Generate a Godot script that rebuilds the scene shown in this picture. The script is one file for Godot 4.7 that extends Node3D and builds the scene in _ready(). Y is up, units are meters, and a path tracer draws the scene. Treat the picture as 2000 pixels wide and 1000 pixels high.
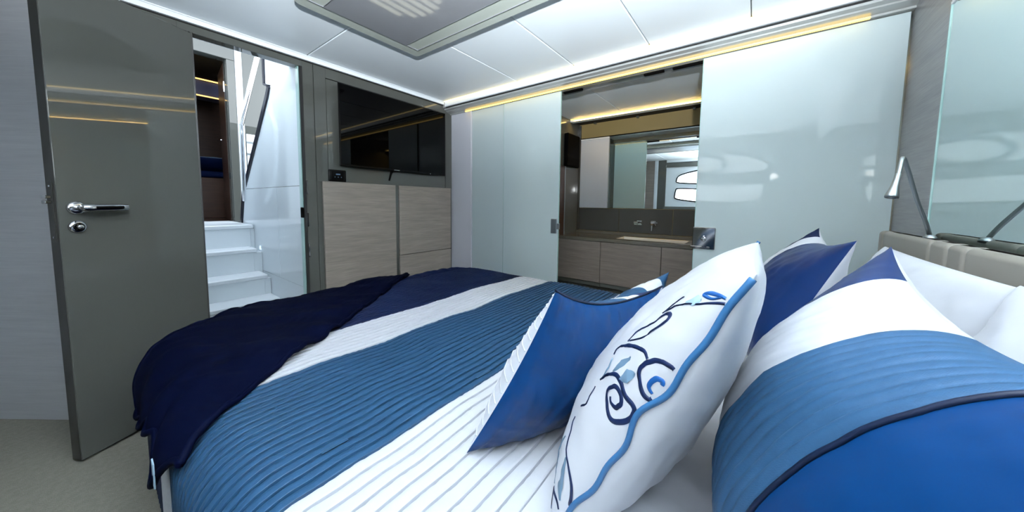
extends Node3D
# Yacht guest cabin. x runs along the television wall towards the glass wall, y is up, z comes from the television wall towards the headboard; metres.

const CEIL := 2.055          # ceiling height
const ZT := -2.42            # television wall
const XG := 2.185            # glass wall
const ZH := 0.5              # wall behind the headboard
const XM := 3.4              # far wall of the bathroom
const XHULL := -0.75         # hull side

var M := {}
var used := {}
var waves := FastNoiseLite.new()

# ---------------------------------------------------------------- bookkeeping
func numbered(called: String) -> String:
	if not used.has(called):
		used[called] = 0
		return called
	used[called] += 1
	return "%s_%03d" % [called, used[called]]

func tag(o: Node, label: String, category: String, group := "") -> Node:
	o.set_meta("label", label)
	o.set_meta("category", category)
	if group:
		o.set_meta("group", group)
	return o

func thing(called: String, label: String, category: String, at := Vector3.ZERO, group := "") -> Node3D:
	var o := Node3D.new()
	o.name = numbered(called)
	add_child(o)
	o.position = at
	tag(o, label, category, group)
	return o

func structure_root(called: String, label: String, category := "") -> Node3D:
	var o := Node3D.new()
	o.name = numbered(called)
	add_child(o)
	o.set_meta("kind", "structure")
	o.set_meta("label", label)
	if category:
		o.set_meta("category", category)
	return o

# a mesh whose vertices are in world coordinates; under a thing it is shifted to that thing's own axes
func put(called: String, mesh: Mesh, m: Material, parent: Node3D = null, label := "") -> MeshInstance3D:
	var o := MeshInstance3D.new()
	o.mesh = mesh
	o.material_override = m
	o.cast_shadow = GeometryInstance3D.SHADOW_CASTING_SETTING_ON
	if parent == null:
		o.name = numbered(called)
		add_child(o)
	else:
		o.name = called
		parent.add_child(o, true)
		var off := Vector3.ZERO
		var p: Node = parent
		while p != self:
			off += (p as Node3D).position
			p = p.get_parent()
		o.position = -off
	if label:
		o.set_meta("label", label)
	return o

func struct_mesh(called: String, mesh: Mesh, m: Material, label: String) -> MeshInstance3D:
	var o := put(called, mesh, m, null, label)
	o.set_meta("kind", "structure")
	return o

# ---------------------------------------------------------------- meshes
func tris(points: PackedVector3Array, index: PackedInt32Array, uv := PackedVector2Array(), normals := PackedVector3Array()) -> ArrayMesh:
	var a := []
	a.resize(Mesh.ARRAY_MAX)
	a[Mesh.ARRAY_VERTEX] = points
	a[Mesh.ARRAY_INDEX] = index
	if normals.is_empty():
		normals.resize(points.size())
		for k in range(0, index.size(), 3):
			var n := (points[index[k + 2]] - points[index[k]]).cross(points[index[k + 1]] - points[index[k]])
			for j in 3:
				normals[index[k + j]] += n
		for k in normals.size():
			normals[k] = normals[k].normalized() if normals[k].length_squared() > 1e-20 else Vector3.UP
	a[Mesh.ARRAY_NORMAL] = normals
	if uv.size():
		a[Mesh.ARRAY_TEX_UV] = uv
	var mesh := ArrayMesh.new()
	mesh.add_surface_from_arrays(Mesh.PRIMITIVE_TRIANGLES, a)
	return mesh

# rows of points -> smooth sheet
func sheet(rows: Array, flip := false, wrap := false) -> ArrayMesh:
	var h := rows.size()
	var w: int = rows[0].size()
	var points := PackedVector3Array()
	var uv := PackedVector2Array()
	for j in h:
		points.append_array(rows[j])
		for i in w:
			uv.append(Vector2(float(i) / (w - 1), float(j) / (h - 1)))
	var index := PackedInt32Array()
	var last := w if wrap else w - 1
	for j in h - 1:
		for i in last:
			var a := j * w + i
			var b := j * w + (i + 1) % w
			var c := a + w
			var d := b + w
			if flip:
				index.append_array([a, c, b, b, c, d])
			else:
				index.append_array([a, b, c, b, d, c])
	return tris(points, index, uv)

# flat-shaded convex faces
class Facets:
	var p := PackedVector3Array()
	var n := PackedVector3Array()
	var ix := PackedInt32Array()
	func face(q: Array, outward: Vector3) -> void:
		var nn: Vector3 = (q[1] - q[0]).cross(q[2] - q[0]).normalized()
		if nn.dot(outward) > 0:
			q = q.duplicate()
			q.reverse()
		nn = nn if nn.dot(outward) > 0 else -nn
		var b := p.size()
		for v in q:
			p.append(v)
			n.append(nn)
		for k in range(1, q.size() - 1):
			ix.append_array([b, b + k, b + k + 1])
	func box(lo: Vector3, hi: Vector3, e := 0.002) -> void:
		e = minf(e, 0.45 * minf(hi.x - lo.x, minf(hi.y - lo.y, hi.z - lo.z)))
		var c := (lo + hi) / 2
		var h := (hi - lo) / 2
		for ax in 3:
			var u := (ax + 1) % 3
			var v := (ax + 2) % 3
			for s in [-1.0, 1.0]:
				var q := []
				for st in [[-1, -1], [1, -1], [1, 1], [-1, 1]]:
					var w := Vector3.ZERO
					w[ax] = s * h[ax]
					w[u] = st[0] * (h[u] - e)
					w[v] = st[1] * (h[v] - e)
					q.append(c + w)
				var o := Vector3.ZERO
				o[ax] = s
				face(q, o)
				for t in [-1.0, 1.0]:
					var qe := []
					for k in [-1.0, 1.0]:
						var w := Vector3.ZERO
						w[ax] = s * h[ax]
						w[u] = t * (h[u] - e)
						w[v] = k * (h[v] - e)
						qe.append(c + w)
					for k in [1.0, -1.0]:
						var w := Vector3.ZERO
						w[ax] = s * (h[ax] - e)
						w[u] = t * h[u]
						w[v] = k * (h[v] - e)
						qe.append(c + w)
					var oe := Vector3.ZERO
					oe[ax] = s
					oe[u] = t
					face(qe, oe)
		for sx in [-1.0, 1.0]:
			for sy in [-1.0, 1.0]:
				for sz in [-1.0, 1.0]:
					var s3 := Vector3(sx, sy, sz)
					face([c + s3 * Vector3(h.x, h.y - e, h.z - e), c + s3 * Vector3(h.x - e, h.y, h.z - e), c + s3 * Vector3(h.x - e, h.y - e, h.z)], s3)
	# a polygon in the plane spanned by U and V, pushed along W
	func prism(poly: PackedVector2Array, origin: Vector3, U: Vector3, V: Vector3, W: Vector3) -> void:
		var tri := Geometry2D.triangulate_polygon(poly)
		for k in range(0, tri.size(), 3):
			var a := origin + U * poly[tri[k]].x + V * poly[tri[k]].y
			var b := origin + U * poly[tri[k + 1]].x + V * poly[tri[k + 1]].y
			var c := origin + U * poly[tri[k + 2]].x + V * poly[tri[k + 2]].y
			face([a, b, c], -W)
			face([a + W, b + W, c + W], W)
		var mid := Vector2.ZERO
		for v in poly:
			mid += v / poly.size()
		var turn := 1.0 if Geometry2D.is_polygon_clockwise(poly) else -1.0
		for k in poly.size():
			var s := poly[k]
			var t := poly[(k + 1) % poly.size()]
			var side := (t - s).orthogonal() * -turn
			var a := origin + U * s.x + V * s.y
			var b := origin + U * t.x + V * t.y
			face([a, b, b + W, a + W], U * side.x + V * side.y)
	func mesh() -> ArrayMesh:
		var a := []
		a.resize(Mesh.ARRAY_MAX)
		a[Mesh.ARRAY_VERTEX] = p
		a[Mesh.ARRAY_NORMAL] = n
		a[Mesh.ARRAY_INDEX] = ix
		var m := ArrayMesh.new()
		m.add_surface_from_arrays(Mesh.PRIMITIVE_TRIANGLES, a)
		return m

func box(x0: float, x1: float, y0: float, y1: float, z0: float, z1: float, e := 0.002) -> ArrayMesh:
	var f := Facets.new()
	f.box(Vector3(minf(x0, x1), minf(y0, y1), minf(z0, z1)), Vector3(maxf(x0, x1), maxf(y0, y1), maxf(z0, z1)), e)
	return f.mesh()

# a block with soft, padded edges
func pad(lo: Vector3, hi: Vector3, r: float, n := 6) -> ArrayMesh:
	var c := (lo + hi) / 2
	var h := (hi - lo) / 2 - Vector3.ONE * r
	var rows := []
	for j in 2 * n + 2:
		var row := PackedVector3Array()
		var jj := j if j <= n else j - 1
		var th := PI * (float(jj) / (2 * n) - 0.5)
		var sy := -1.0 if j <= n else 1.0
		for i in 4 * n + 4:
			var quad := i / (n + 1)
			var ph := (float(i % (n + 1)) / n + quad) * PI / 2
			var sx := 1.0 if quad == 0 or quad == 3 else -1.0
			var sz := 1.0 if quad < 2 else -1.0
			row.append(c + Vector3(sx * h.x + r * cos(th) * cos(ph), sy * h.y + r * sin(th), sz * h.z + r * cos(th) * sin(ph)))
		rows.append(row)
	return sheet(rows, false, true)

func tube(path: Array, r: Variant, n := 10, caps := true) -> ArrayMesh:
	var rows := []
	var side := Vector3.ZERO
	for k in path.size():
		var t: Vector3 = (path[mini(k + 1, path.size() - 1)] - path[maxi(k - 1, 0)]).normalized()
		if side == Vector3.ZERO:
			side = t.cross(Vector3.UP if absf(t.y) < 0.9 else Vector3.RIGHT).normalized()
		side = (side - t * side.dot(t)).normalized()
		var up := side.cross(t)
		var rr: float = r if not r is Array else r[k]
		var row := PackedVector3Array()
		for i in n:
			var a := TAU * i / n
			row.append(path[k] + (side * cos(a) + up * sin(a)) * rr)
		rows.append(row)
	if caps:
		var a0 := PackedVector3Array()
		var a1 := PackedVector3Array()
		for i in n:
			a0.append(path[0])
			a1.append(path[-1])
		rows.push_front(a0)
		rows.push_back(a1)
	return sheet(rows, true, true)

# profile (distance along axis, radius) turned round an axis
func lathe(origin: Vector3, axis: Vector3, profile: Array, n := 24, squash := 1.0) -> ArrayMesh:
	axis = axis.normalized()
	var s := axis.cross(Vector3.UP if absf(axis.y) < 0.9 else Vector3.RIGHT).normalized()
	var u := s.cross(axis)
	var rows := []
	for q in profile:
		var row := PackedVector3Array()
		for i in n:
			var a := TAU * i / n
			row.append(origin + axis * q[0] + (s * cos(a) + u * sin(a) * squash) * q[1])
		rows.append(row)
	return sheet(rows, true, true)

func smooth_path(pts: Array, per := 6) -> Array:
	var out := []
	for k in pts.size() - 1:
		var p0: Vector3 = pts[maxi(k - 1, 0)]
		var p3: Vector3 = pts[mini(k + 2, pts.size() - 1)]
		for j in per:
			out.append((pts[k] as Vector3).cubic_interpolate(pts[k + 1], p0, p3, float(j) / per))
	out.append(pts[-1])
	return out

# ---------------------------------------------------------------- materials
func mat(c: Color, rough := 0.5, spec := 0.5, metal := 0.0) -> StandardMaterial3D:
	var m := StandardMaterial3D.new()
	m.albedo_color = c
	m.roughness = rough
	m.metallic_specular = spec
	m.metallic = metal
	m.cull_mode = BaseMaterial3D.CULL_DISABLED
	return m

func glow(c: Color, energy: float) -> StandardMaterial3D:
	var m := mat(c, 0.5)
	m.emission_enabled = true
	m.emission = c
	m.emission_energy_multiplier = energy
	return m

# colours blended from a to b by a value for every pixel
func picture(w: int, h: int, f: Callable, a: Color, b: Color) -> ImageTexture:
	var d := PackedByteArray()
	d.resize(w * h * 3)
	for y in h:
		for x in w:
			var c := a.lerp(b, clampf(f.call(x, y), 0, 1))
			var k := (y * w + x) * 3
			d[k] = int(c.r * 255)
			d[k + 1] = int(c.g * 255)
			d[k + 2] = int(c.b * 255)
	return ImageTexture.create_from_image(Image.create_from_data(w, h, false, Image.FORMAT_RGB8, d))

func veneer(dark: Color, pale: Color, sd: int) -> StandardMaterial3D:
	var n := FastNoiseLite.new()
	n.seed = sd
	n.frequency = 1.0
	n.fractal_octaves = 3
	var f := func(x, y):
		# torus coordinates so that the picture repeats without a seam
		var a: float = TAU * x / 256.0
		var fine := n.get_noise_3d(cos(a) * 0.8, sin(a) * 0.8, y * 0.5)
		var wide := n.get_noise_3d(cos(a) * 0.35 + 7.0, sin(a) * 0.35, y * 0.05)
		return 0.5 + fine * 0.55 + wide * 0.35
	var m := mat(Color.WHITE, 0.38, 0.45)
	m.albedo_texture = picture(256, 512, f, dark, pale)
	m.heightmap_enabled = true
	m.heightmap_texture = m.albedo_texture
	m.heightmap_scale = 0.03
	m.uv1_triplanar = true
	m.uv1_world_triplanar = true
	m.uv1_scale = Vector3(1.1, 1.1, 1.1)
	return m

func cloth(c: Color, rough: float, sheen := 0.2, weave := 0.02, spec := 0.35) -> StandardMaterial3D:
	var m := mat(c, rough, spec)
	m.rim_enabled = sheen > 0
	m.rim = sheen
	m.rim_tint = 0.6
	if weave > 0:
		m.heightmap_enabled = true
		m.heightmap_texture = M.weave
		m.heightmap_scale = weave
		m.uv1_triplanar = true
		m.uv1_scale = Vector3(14, 14, 14)
	return m

func materials() -> void:
	waves.seed = 5
	waves.frequency = 1.0
	waves.fractal_octaves = 3
	var wn := FastNoiseLite.new()
	wn.seed = 3
	wn.frequency = 0.11
	M.weave = picture(256, 256, func(x, y): return 0.5 + 0.25 * sin(x * TAU / 8.0) * sin(y * TAU / 8.0) + 0.5 * wn.get_noise_2d(x, y), Color.BLACK, Color.WHITE)
	M.lacquer = mat(Color(0.29, 0.295, 0.279), 0.02, 0.5)
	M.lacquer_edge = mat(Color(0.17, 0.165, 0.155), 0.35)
	M.dark_gap = mat(Color(0.03, 0.03, 0.03), 0.7)
	M.white = mat(Color(0.86, 0.88, 0.9), 0.3, 0.5)
	M.ceiling = mat(Color(0.84, 0.865, 0.885), 0.32, 0.45)
	M.ceiling_back = mat(Color(0.5, 0.51, 0.52), 0.8)
	M.stair = mat(Color(0.84, 0.87, 0.89), 0.08, 0.5)
	M.frosted = mat(Color(0.84, 0.875, 0.885), 0.03, 0.52)
	M.frosted.backlight_enabled = true
	M.frosted.backlight = Color(0.84, 0.90, 0.90)
	M.pane_edge = mat(Color(0.62, 0.74, 0.72), 0.1, 0.5)
	M.steel = mat(Color(0.66, 0.665, 0.66), 0.25, 0.6, 0.35)
	M.chrome = mat(Color(0.82, 0.82, 0.83), 0.07, 0.5, 1.0)
	M.satin_steel = mat(Color(0.62, 0.64, 0.65), 0.3, 0.5, 1.0)
	M.mirror = mat(Color(0.87, 0.915, 0.91), 0.0, 0.5, 1.0)
	M.bath_mirror = mat(Color(0.9, 0.93, 0.93), 0.0, 0.5, 1.0)
	M.black = mat(Color(0.006, 0.006, 0.007), 0.25, 0.3)
	M.screen = mat(Color(0.002, 0.002, 0.003), 0.02, 0.23)
	M.matt_black = mat(Color(0.006, 0.006, 0.006), 0.7, 0.15)
	M.cupboard_front = mat(Color(0.72, 0.75, 0.80), 0.08)
	M.wood = veneer(Color(0.46, 0.425, 0.395), Color(0.58, 0.54, 0.505), 11)
	M.bath_wood = veneer(Color(0.40, 0.36, 0.33), Color(0.52, 0.475, 0.44), 23)
	M.pale_wood = veneer(Color(0.76, 0.76, 0.78), Color(0.86, 0.86, 0.875), 31)
	M.pilaster = veneer(Color(0.47, 0.47, 0.475), Color(0.585, 0.58, 0.58), 37)
	M.pale_panel = mat(Color(0.735, 0.735, 0.765), 0.35, 0.4)
	M.dark_wood = veneer(Color(0.17, 0.10, 0.07), Color(0.27, 0.17, 0.12), 41)
	M.taupe_leather = mat(Color(0.49, 0.47, 0.44), 0.5, 0.4)
	M.hatch_leather = mat(Color(0.43, 0.435, 0.455), 0.3, 0.5)
	M.hatch_cloth = mat(Color(0.46, 0.465, 0.48), 0.3, 0.5)
	M.hatch_cloth.backlight_enabled = true
	M.hatch_cloth.backlight = Color(0.25, 0.25, 0.24)
	M.hatch_frame = mat(Color(0.62, 0.64, 0.61), 0.25, 0.5)
	M.counter = mat(Color(0.36, 0.345, 0.31), 0.16, 0.5)
	M.tile = mat(Color(0.25, 0.25, 0.24), 0.1, 0.5)
	M.bath_taupe = mat(Color(0.60, 0.51, 0.33), 0.4, 0.45)
	M.basin = mat(Color(0.85, 0.84, 0.82), 0.2)
	M.led = glow(Color(1.0, 0.90, 0.62), 2.2)
	M.led_low = glow(Color(1.0, 0.84, 0.42), 2.0)
	M.led_bath = glow(Color(1.0, 0.87, 0.5), 1.3)
	M.led_dim = glow(Color(1.0, 0.82, 0.5), 1.5)
	var g := mat(Color(1, 1, 1, 0.06), 0.0, 0.5)
	g.transparency = BaseMaterial3D.TRANSPARENCY_ALPHA
	M.glass = g
	# bedding
	M.navy_cotton = cloth(Color(0.004, 0.055, 0.185), 0.7, 0.05, 0.02, 0.2)
	M.steel_cotton = cloth(Color(0.065, 0.19, 0.295), 0.6, 0.15)
	M.white_cotton = cloth(Color(0.77, 0.775, 0.80), 0.65, 0.1)
	M.navy_fold = cloth(Color(0.004, 0.055, 0.185), 0.42, 0.0, 0.0, 0.5)
	M.steel_fold = cloth(Color(0.065, 0.19, 0.295), 0.42, 0.0, 0.0, 0.5)
	M.white_fold = cloth(Color(0.77, 0.775, 0.80), 0.42, 0.0, 0.0, 0.5)
	M.plain_white = cloth(Color(0.79, 0.795, 0.82), 0.6, 0.1, 0.01)
	M.white_satin = cloth(Color(0.82, 0.825, 0.85), 0.36, 0.1, 0.0, 0.45)
	M.blue_satin = cloth(Color(0.004, 0.125, 0.265), 0.38, 0.0, 0.0, 0.27)
	M.seam_navy = cloth(Color(0.004, 0.04, 0.12), 0.5, 0.0, 0.0, 0.3)
	M.deep_satin = cloth(Color(0.008, 0.10, 0.25), 0.42, 0.08, 0.0, 0.35)
	M.cord = cloth(Color(0.13, 0.29, 0.44), 0.5, 0.2, 0.0)
	M.thread_navy = cloth(Color(0.008, 0.055, 0.165), 0.5, 0.0, 0.0, 0.3)
	M.thread_grey = cloth(Color(0.30, 0.385, 0.46), 0.45, 0.2, 0.0)
	M.thread_blue = cloth(Color(0.04, 0.22, 0.42), 0.4, 0.2, 0.0)
	M.thread_pale = cloth(Color(0.58, 0.68, 0.75), 0.45, 0.2, 0.0)
	M.velvet = cloth(Color(0.0, 0.010, 0.075), 0.7, 0.15, 0.05, 0.12)
	M.velvet.rim_tint = 1.0
	# carpet: short loops in slanting ribs
	var cn := FastNoiseLite.new()
	cn.seed = 9
	cn.frequency = 0.02
	var loops := func(x, y):
		return 0.45 + 0.3 * sin((x + y * 0.6) * TAU / 16.0) * sin((y - x * 0.25) * TAU / 8.0) + 0.9 * cn.get_noise_2d(x * 9.0, y * 9.0) * 0.4 + 0.12 * cn.get_noise_2d(x, y)
	var carpet := mat(Color.WHITE, 0.95, 0.2)
	carpet.albedo_texture = picture(512, 512, loops, Color(0.38, 0.372, 0.34), Color(0.62, 0.608, 0.56))
	carpet.heightmap_enabled = true
	carpet.heightmap_texture = carpet.albedo_texture
	carpet.heightmap_scale = 0.25
	carpet.uv1_triplanar = true
	carpet.uv1_world_triplanar = true
	carpet.uv1_scale = Vector3(3.6, 3.6, 3.6)
	M.carpet = carpet

# ---------------------------------------------------------------- soft things
# a stuffed cushion: u, v from -1 to 1 over its width and height, side +1 front and -1 back
func stuffed(d: Dictionary, u: float, v: float, side: float) -> Vector3:
	var a := maxf(1.0 - u * u, 0.0)
	var b := maxf(1.0 - v * v, 0.0)
	var t: float = pow(a * b, d.get("e", 0.55)) * (d.T if side > 0 else d.get("Tb", d.T)) * (1.0 - d.get("low", 0.12) * v)
	var p: Vector3 = d.c + d.U * (d.hw * u * (1.0 - d.ck * b)) + d.V * (d.hh * v * (1.0 - d.ck * a) - d.get("sag", 0.0) * a * (v * 0.5 + 0.5))
	var q := p * 7.0 + Vector3.ONE * float(d.get("seed", 0)) * 3.7
	var wr: float = waves.get_noise_3dv(q) * d.get("nz", 0.012) + waves.get_noise_3d(u * d.get("wf", 6.0) + q.x * 0.2, v * 2.2, float(d.get("seed", 0)) + side) * d.get("wr", 0.006)
	# gathers that run in from the seams
	var g: float = d.get("gather", 0.0022) * (sin(u * 31.0 + 4.0 * waves.get_noise_2d(u * 5.0, d.hw * 40.0)) * exp(-(1.0 - absf(v)) * 5.0) * sqrt(a) + sin(v * 29.0 + 4.0 * waves.get_noise_2d(v * 5.0, d.hh * 70.0)) * exp(-(1.0 - absf(u)) * 5.0) * sqrt(b))
	return p + d.N * (side * t + side * wr * pow(a * b, 0.35) + side * g * sqrt(minf(1.0, 12.0 * a * b)))

func cushion(c: Vector3, U: Vector3, V: Vector3, hw: float, hh: float, T: float, more := {}) -> Dictionary:
	U = U.normalized()
	V = V.normalized() if more.get("skew", false) else (V - U * V.dot(U)).normalized()
	var d := {"c": c, "U": U, "V": V, "N": V.cross(U).normalized(), "hw": hw, "hh": hh, "T": T, "ck": 0.07}
	d.merge(more, true)
	return d

# one pin tuck: the cloth rises gently to a stitched fold of width e and drops behind it
func tuck(x: float, e := 0.07) -> float:
	x = x - floorf(x)
	if x < 1.0 - 3.0 * e:
		return 0.35 * x / (1.0 - 3.0 * e)
	if x < 1.0 - e:
		return lerpf(0.35, 1.0, smoothstep(1.0 - 3.0 * e, 1.0 - 1.6 * e, x))
	return lerpf(1.0, -0.25, smoothstep(1.0 - e, 1.0 - 0.2 * e, x))

func cushion_face(d: Dictionary, u0: float, u1: float, side: float, nu: int, nv: int, pleat := 0.0, ph := 0.003, along_v := false) -> ArrayMesh:
	var s0 := asin(clampf(u0, -1, 1))
	var s1 := asin(clampf(u1, -1, 1))
	var rows := []
	for j in nv + 1:
		var v := sin(lerpf(-PI / 2, PI / 2, float(j) / nv))
		var row := PackedVector3Array()
		for i in nu + 1:
			var u := sin(lerpf(s0, s1, float(i) / nu))
			var p := stuffed(d, u, v, side)
			if pleat > 0:
				var w: float = (v * d.hh if along_v else u * d.hw) / pleat
				p += d.N * side * ph * (pow(absf(sin(PI * w)), 0.7) if d.has("ribs") else tuck(w)) * sqrt(maxf(0.0, 1.0 - v * v))
			row.append(p)
		rows.append(row)
	return sheet(rows, side < 0)

func on_cushion(d: Dictionary, u: float, v: float, lift: float) -> Vector3:
	var p := stuffed(d, u, v, 1)
	var n := (stuffed(d, minf(u + 0.02, 0.999), v, 1) - p).cross(stuffed(d, u, minf(v + 0.02, 0.999), 1) - p).normalized()
	if n.dot(d.N) < 0:
		n = -n
	return p + n * lift

# an embroidered line on the front of a cushion
func stitched(d: Dictionary, line: Array, width: Array, lift := 0.0016) -> ArrayMesh:
	var pts := []
	for q in line:
		pts.append(Vector3(q[0], q[1], 0))
	pts = smooth_path(pts, 7)
	var line3 := []
	for q in pts:
		line3.append(on_cushion(d, clampf(q.x, -0.999, 0.999), clampf(q.y, -0.999, 0.999), 0.0))
	var rows := []
	for k in pts.size():
		var f := float(k) / (pts.size() - 1) * (width.size() - 1)
		var w: float = lerpf(width[int(f)], width[mini(int(f) + 1, width.size() - 1)], f - int(f)) / 2
		var n: Vector3 = on_cushion(d, clampf(pts[k].x, -0.99, 0.99), clampf(pts[k].y, -0.99, 0.99), 1.0) - on_cushion(d, clampf(pts[k].x, -0.99, 0.99), clampf(pts[k].y, -0.99, 0.99), 0.0)
		var t: Vector3 = (line3[mini(k + 1, pts.size() - 1)] - line3[maxi(k - 1, 0)]).normalized()
		var m := n.cross(t).normalized()
		var row := PackedVector3Array()
		for s in [-1.0, -0.6, 0.0, 0.6, 1.0]:
			row.append(line3[k] + m * (s * w) + n * (lift * (1.0 - s * s * 0.9)))
		rows.append(row)
	return sheet(rows)

func edge_line(d: Dictionary, from: Vector2, to: Vector2, n := 30, out := 0.0) -> Array:
	var pts := []
	for k in n + 1:
		var q := from.lerp(to, float(k) / n)
		var p := stuffed(d, q.x, q.y, 0.0)
		pts.append(p + (p - d.c).normalized() * out)
	return pts

# the bed: a point of the cover laid out flat (s, t) -> its place on the mattress and over the edges
const BED := {"x0": 0.085, "x1": 2.03, "z0": -2.10, "z1": 0.40, "top": 0.56, "R": 0.12, "rc": 0.22}
func drape(s: float, t: float, lift := 0.0) -> Array:
	var i: float = BED.R + BED.rc
	var q := Vector2(clampf(s, BED.x0 + i, BED.x1 - i), maxf(t, BED.z0 + i))
	var off := Vector2(s, t) - q
	var dist: float = off.length() - BED.rc
	var soft := waves.get_noise_2d(s * 1.6, t * 1.6) * 0.012
	if dist <= 0:
		return [Vector3(s, BED.top + soft + lift, t), Vector3.UP]
	var dir := off.normalized()
	var ang: float = minf(dist / BED.R, PI / 2)
	var base := Vector2(s, t) - dir * dist
	var n := Vector3(dir.x * sin(ang), cos(ang), dir.y * sin(ang))
	var outw: float = BED.R * sin(ang)
	var drop: float = BED.R * (1 - cos(ang)) + maxf(0, dist - BED.R * PI / 2)
	base += dir * outw
	return [Vector3(base.x, BED.top + soft * cos(ang) - drop, base.y) + n * lift, n]

func joined(sheets: Array) -> ArrayMesh:
	var points := PackedVector3Array()
	var normals := PackedVector3Array()
	var index := PackedInt32Array()
	for m in sheets:
		var q: Array = m.surface_get_arrays(0)
		var b := points.size()
		points.append_array(q[Mesh.ARRAY_VERTEX])
		normals.append_array(q[Mesh.ARRAY_NORMAL])
		for k in q[Mesh.ARRAY_INDEX]:
			index.append(b + k)
	return tris(points, index, PackedVector2Array(), normals)

# a strip of the cover across the bed at the given places t, lifted by the given heights
func strip(ts: Array, lifts: Array, pucker := 0.0, cols := 220, row_no := 0.0) -> ArrayMesh:
	var s0: float = BED.x0 + BED.R - BED.R * PI / 2 - 0.32
	var s1: float = BED.x1 - BED.R + BED.R * PI / 2 + 0.32
	var rows := []
	for j in ts.size():
		var row := PackedVector3Array()
		for i in cols + 1:
			var s := lerpf(s0, s1, float(i) / cols)
			var wob := waves.get_noise_2d(s * 2.1, ts[j] * 2.1) * 0.010
			var lift: float = lifts[j]
			if pucker > 0 and j > 1 and j < ts.size() - 2:
				lift += pucker * waves.get_noise_2d(s * 55.0, row_no * 9.7)
			row.append(drape(s, ts[j] + wob, lift)[0])
		rows.append(row)
	return sheet(rows)

# pleated cloth: flat strips with a narrow groove between them, and beside each groove a stitched fold
func pleats(c: Node3D, called: String, label: String, t0: float, t1: float, spacing: float, m: Material, fold_m: Material) -> void:
	var n := int(round((t1 - t0) / spacing))
	var p := (t1 - t0) / n
	var flats := []
	var folds := []
	for k in n:
		var t := t0 + k * p
		flats.append(strip([t, t + 0.0006, t + 0.0018, t + p * 0.35, t + p * 0.65, t + p - 0.0036, t + p - 0.0022, t + p], [-0.005, -0.005, 0.0, 0.0006, 0.0006, 0.0008, -0.005, -0.005], 0.0026, 260, k + t0 * 50.0))
		folds.append(strip([t + p - 0.0038, t + p - 0.0032, t + p - 0.0020, t + p - 0.0010, t + p - 0.0003], [-0.001, 0.0026, 0.0042, 0.0034, -0.005], 0.0, 160))
	var band := put(called, joined(flats), m, c, label)
	put("stitched_folds", joined(folds), fold_m, band, "narrow stitched folds between the pleats")

func plain_band(t0: float, t1: float, step: float) -> ArrayMesh:
	var n := maxi(1, int(round((t1 - t0) / step)))
	var rows := []
	var s0: float = BED.x0 + BED.R - BED.R * PI / 2 - 0.32
	var s1: float = BED.x1 - BED.R + BED.R * PI / 2 + 0.32
	for j in n + 1:
		var t := lerpf(t0, t1, float(j) / n)
		var row := PackedVector3Array()
		for i in 221:
			var s := lerpf(s0, s1, i / 220.0)
			var wob := waves.get_noise_2d(s * 2.1, t * 2.1) * 0.010
			var lift := (waves.get_noise_2d(s * 9.0, t * 3.0 + 4.0) * 0.010 + waves.get_noise_2d(s * 3.0 + t * 14.0, t * 5.0 - s * 4.0) * 0.006) * clampf((t - t0) / 0.06, 0, 1) * clampf((t1 - t) / 0.06, 0, 1)
			row.append(drape(s, t + wob, lift)[0])
		rows.append(row)
	return sheet(rows)

func throw_point(a: float, b: float, lift: float) -> Vector3:
	# a from the foot edge (0) to the near edge (1), b from the tip (0) to the hanging end (1)
	var up := [Vector2(1.40, -2.05), Vector2(1.05, -2.04), Vector2(0.72, -2.03), Vector2(0.45, -1.99), Vector2(0.24, -1.86), Vector2(0.10, -1.75), Vector2(-0.015, -1.64)]
	var lo := [Vector2(1.385, -2.00), Vector2(1.03, -1.73), Vector2(0.76, -1.51), Vector2(0.50, -1.30), Vector2(0.27, -1.14), Vector2(0.18, -1.05), Vector2(0.105, -0.985)]
	var f := b * 6.0
	var k := mini(int(f), 5)
	var p: Vector2 = up[k].lerp(up[k + 1], f - k)
	var q: Vector2 = lo[k].lerp(lo[k + 1], f - k)
	var m := p.lerp(q, a)
	m.y += 0.02 * sin(a * 9.0 + b * 5.0) * b * (1 - a) * a * 4.0
	m.x -= pow(b, 4.0) * (0.075 * exp(-pow((a - 0.80) / 0.13, 2.0)) + 0.030 * exp(-pow((a - 0.12) / 0.16, 2.0)) + 0.012 * sin(a * 26.0))
	var along := m.rotated(-0.7)
	var fold := 0.026 * waves.get_noise_2d(along.x * 1.6, along.y * 6.0) + 0.010 * b * (0.5 + 0.5 * sin(a * 13.0 + b * 7.0)) + 0.010 * smoothstep(0.72, 1.0, b) * (0.5 + 0.5 * sin(a * 21.0))
	fold *= 0.18 + 0.75 * smoothstep(0.05, 0.32, m.x)
	fold += 0.014 * smoothstep(0.6, 1.0, b) * (0.5 + 0.5 * sin(a * 24.0 + 1.0))
	var rim := 1.0 - pow(absf(a * 2 - 1), 10.0)
	return drape(m.x, m.y, 0.003 + lift * (0.35 + 0.65 * rim) * (0.55 + 0.45 * smoothstep(0.05, 0.32, m.x)) + maxf(fold + 0.004, 0.0))[0]

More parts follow.
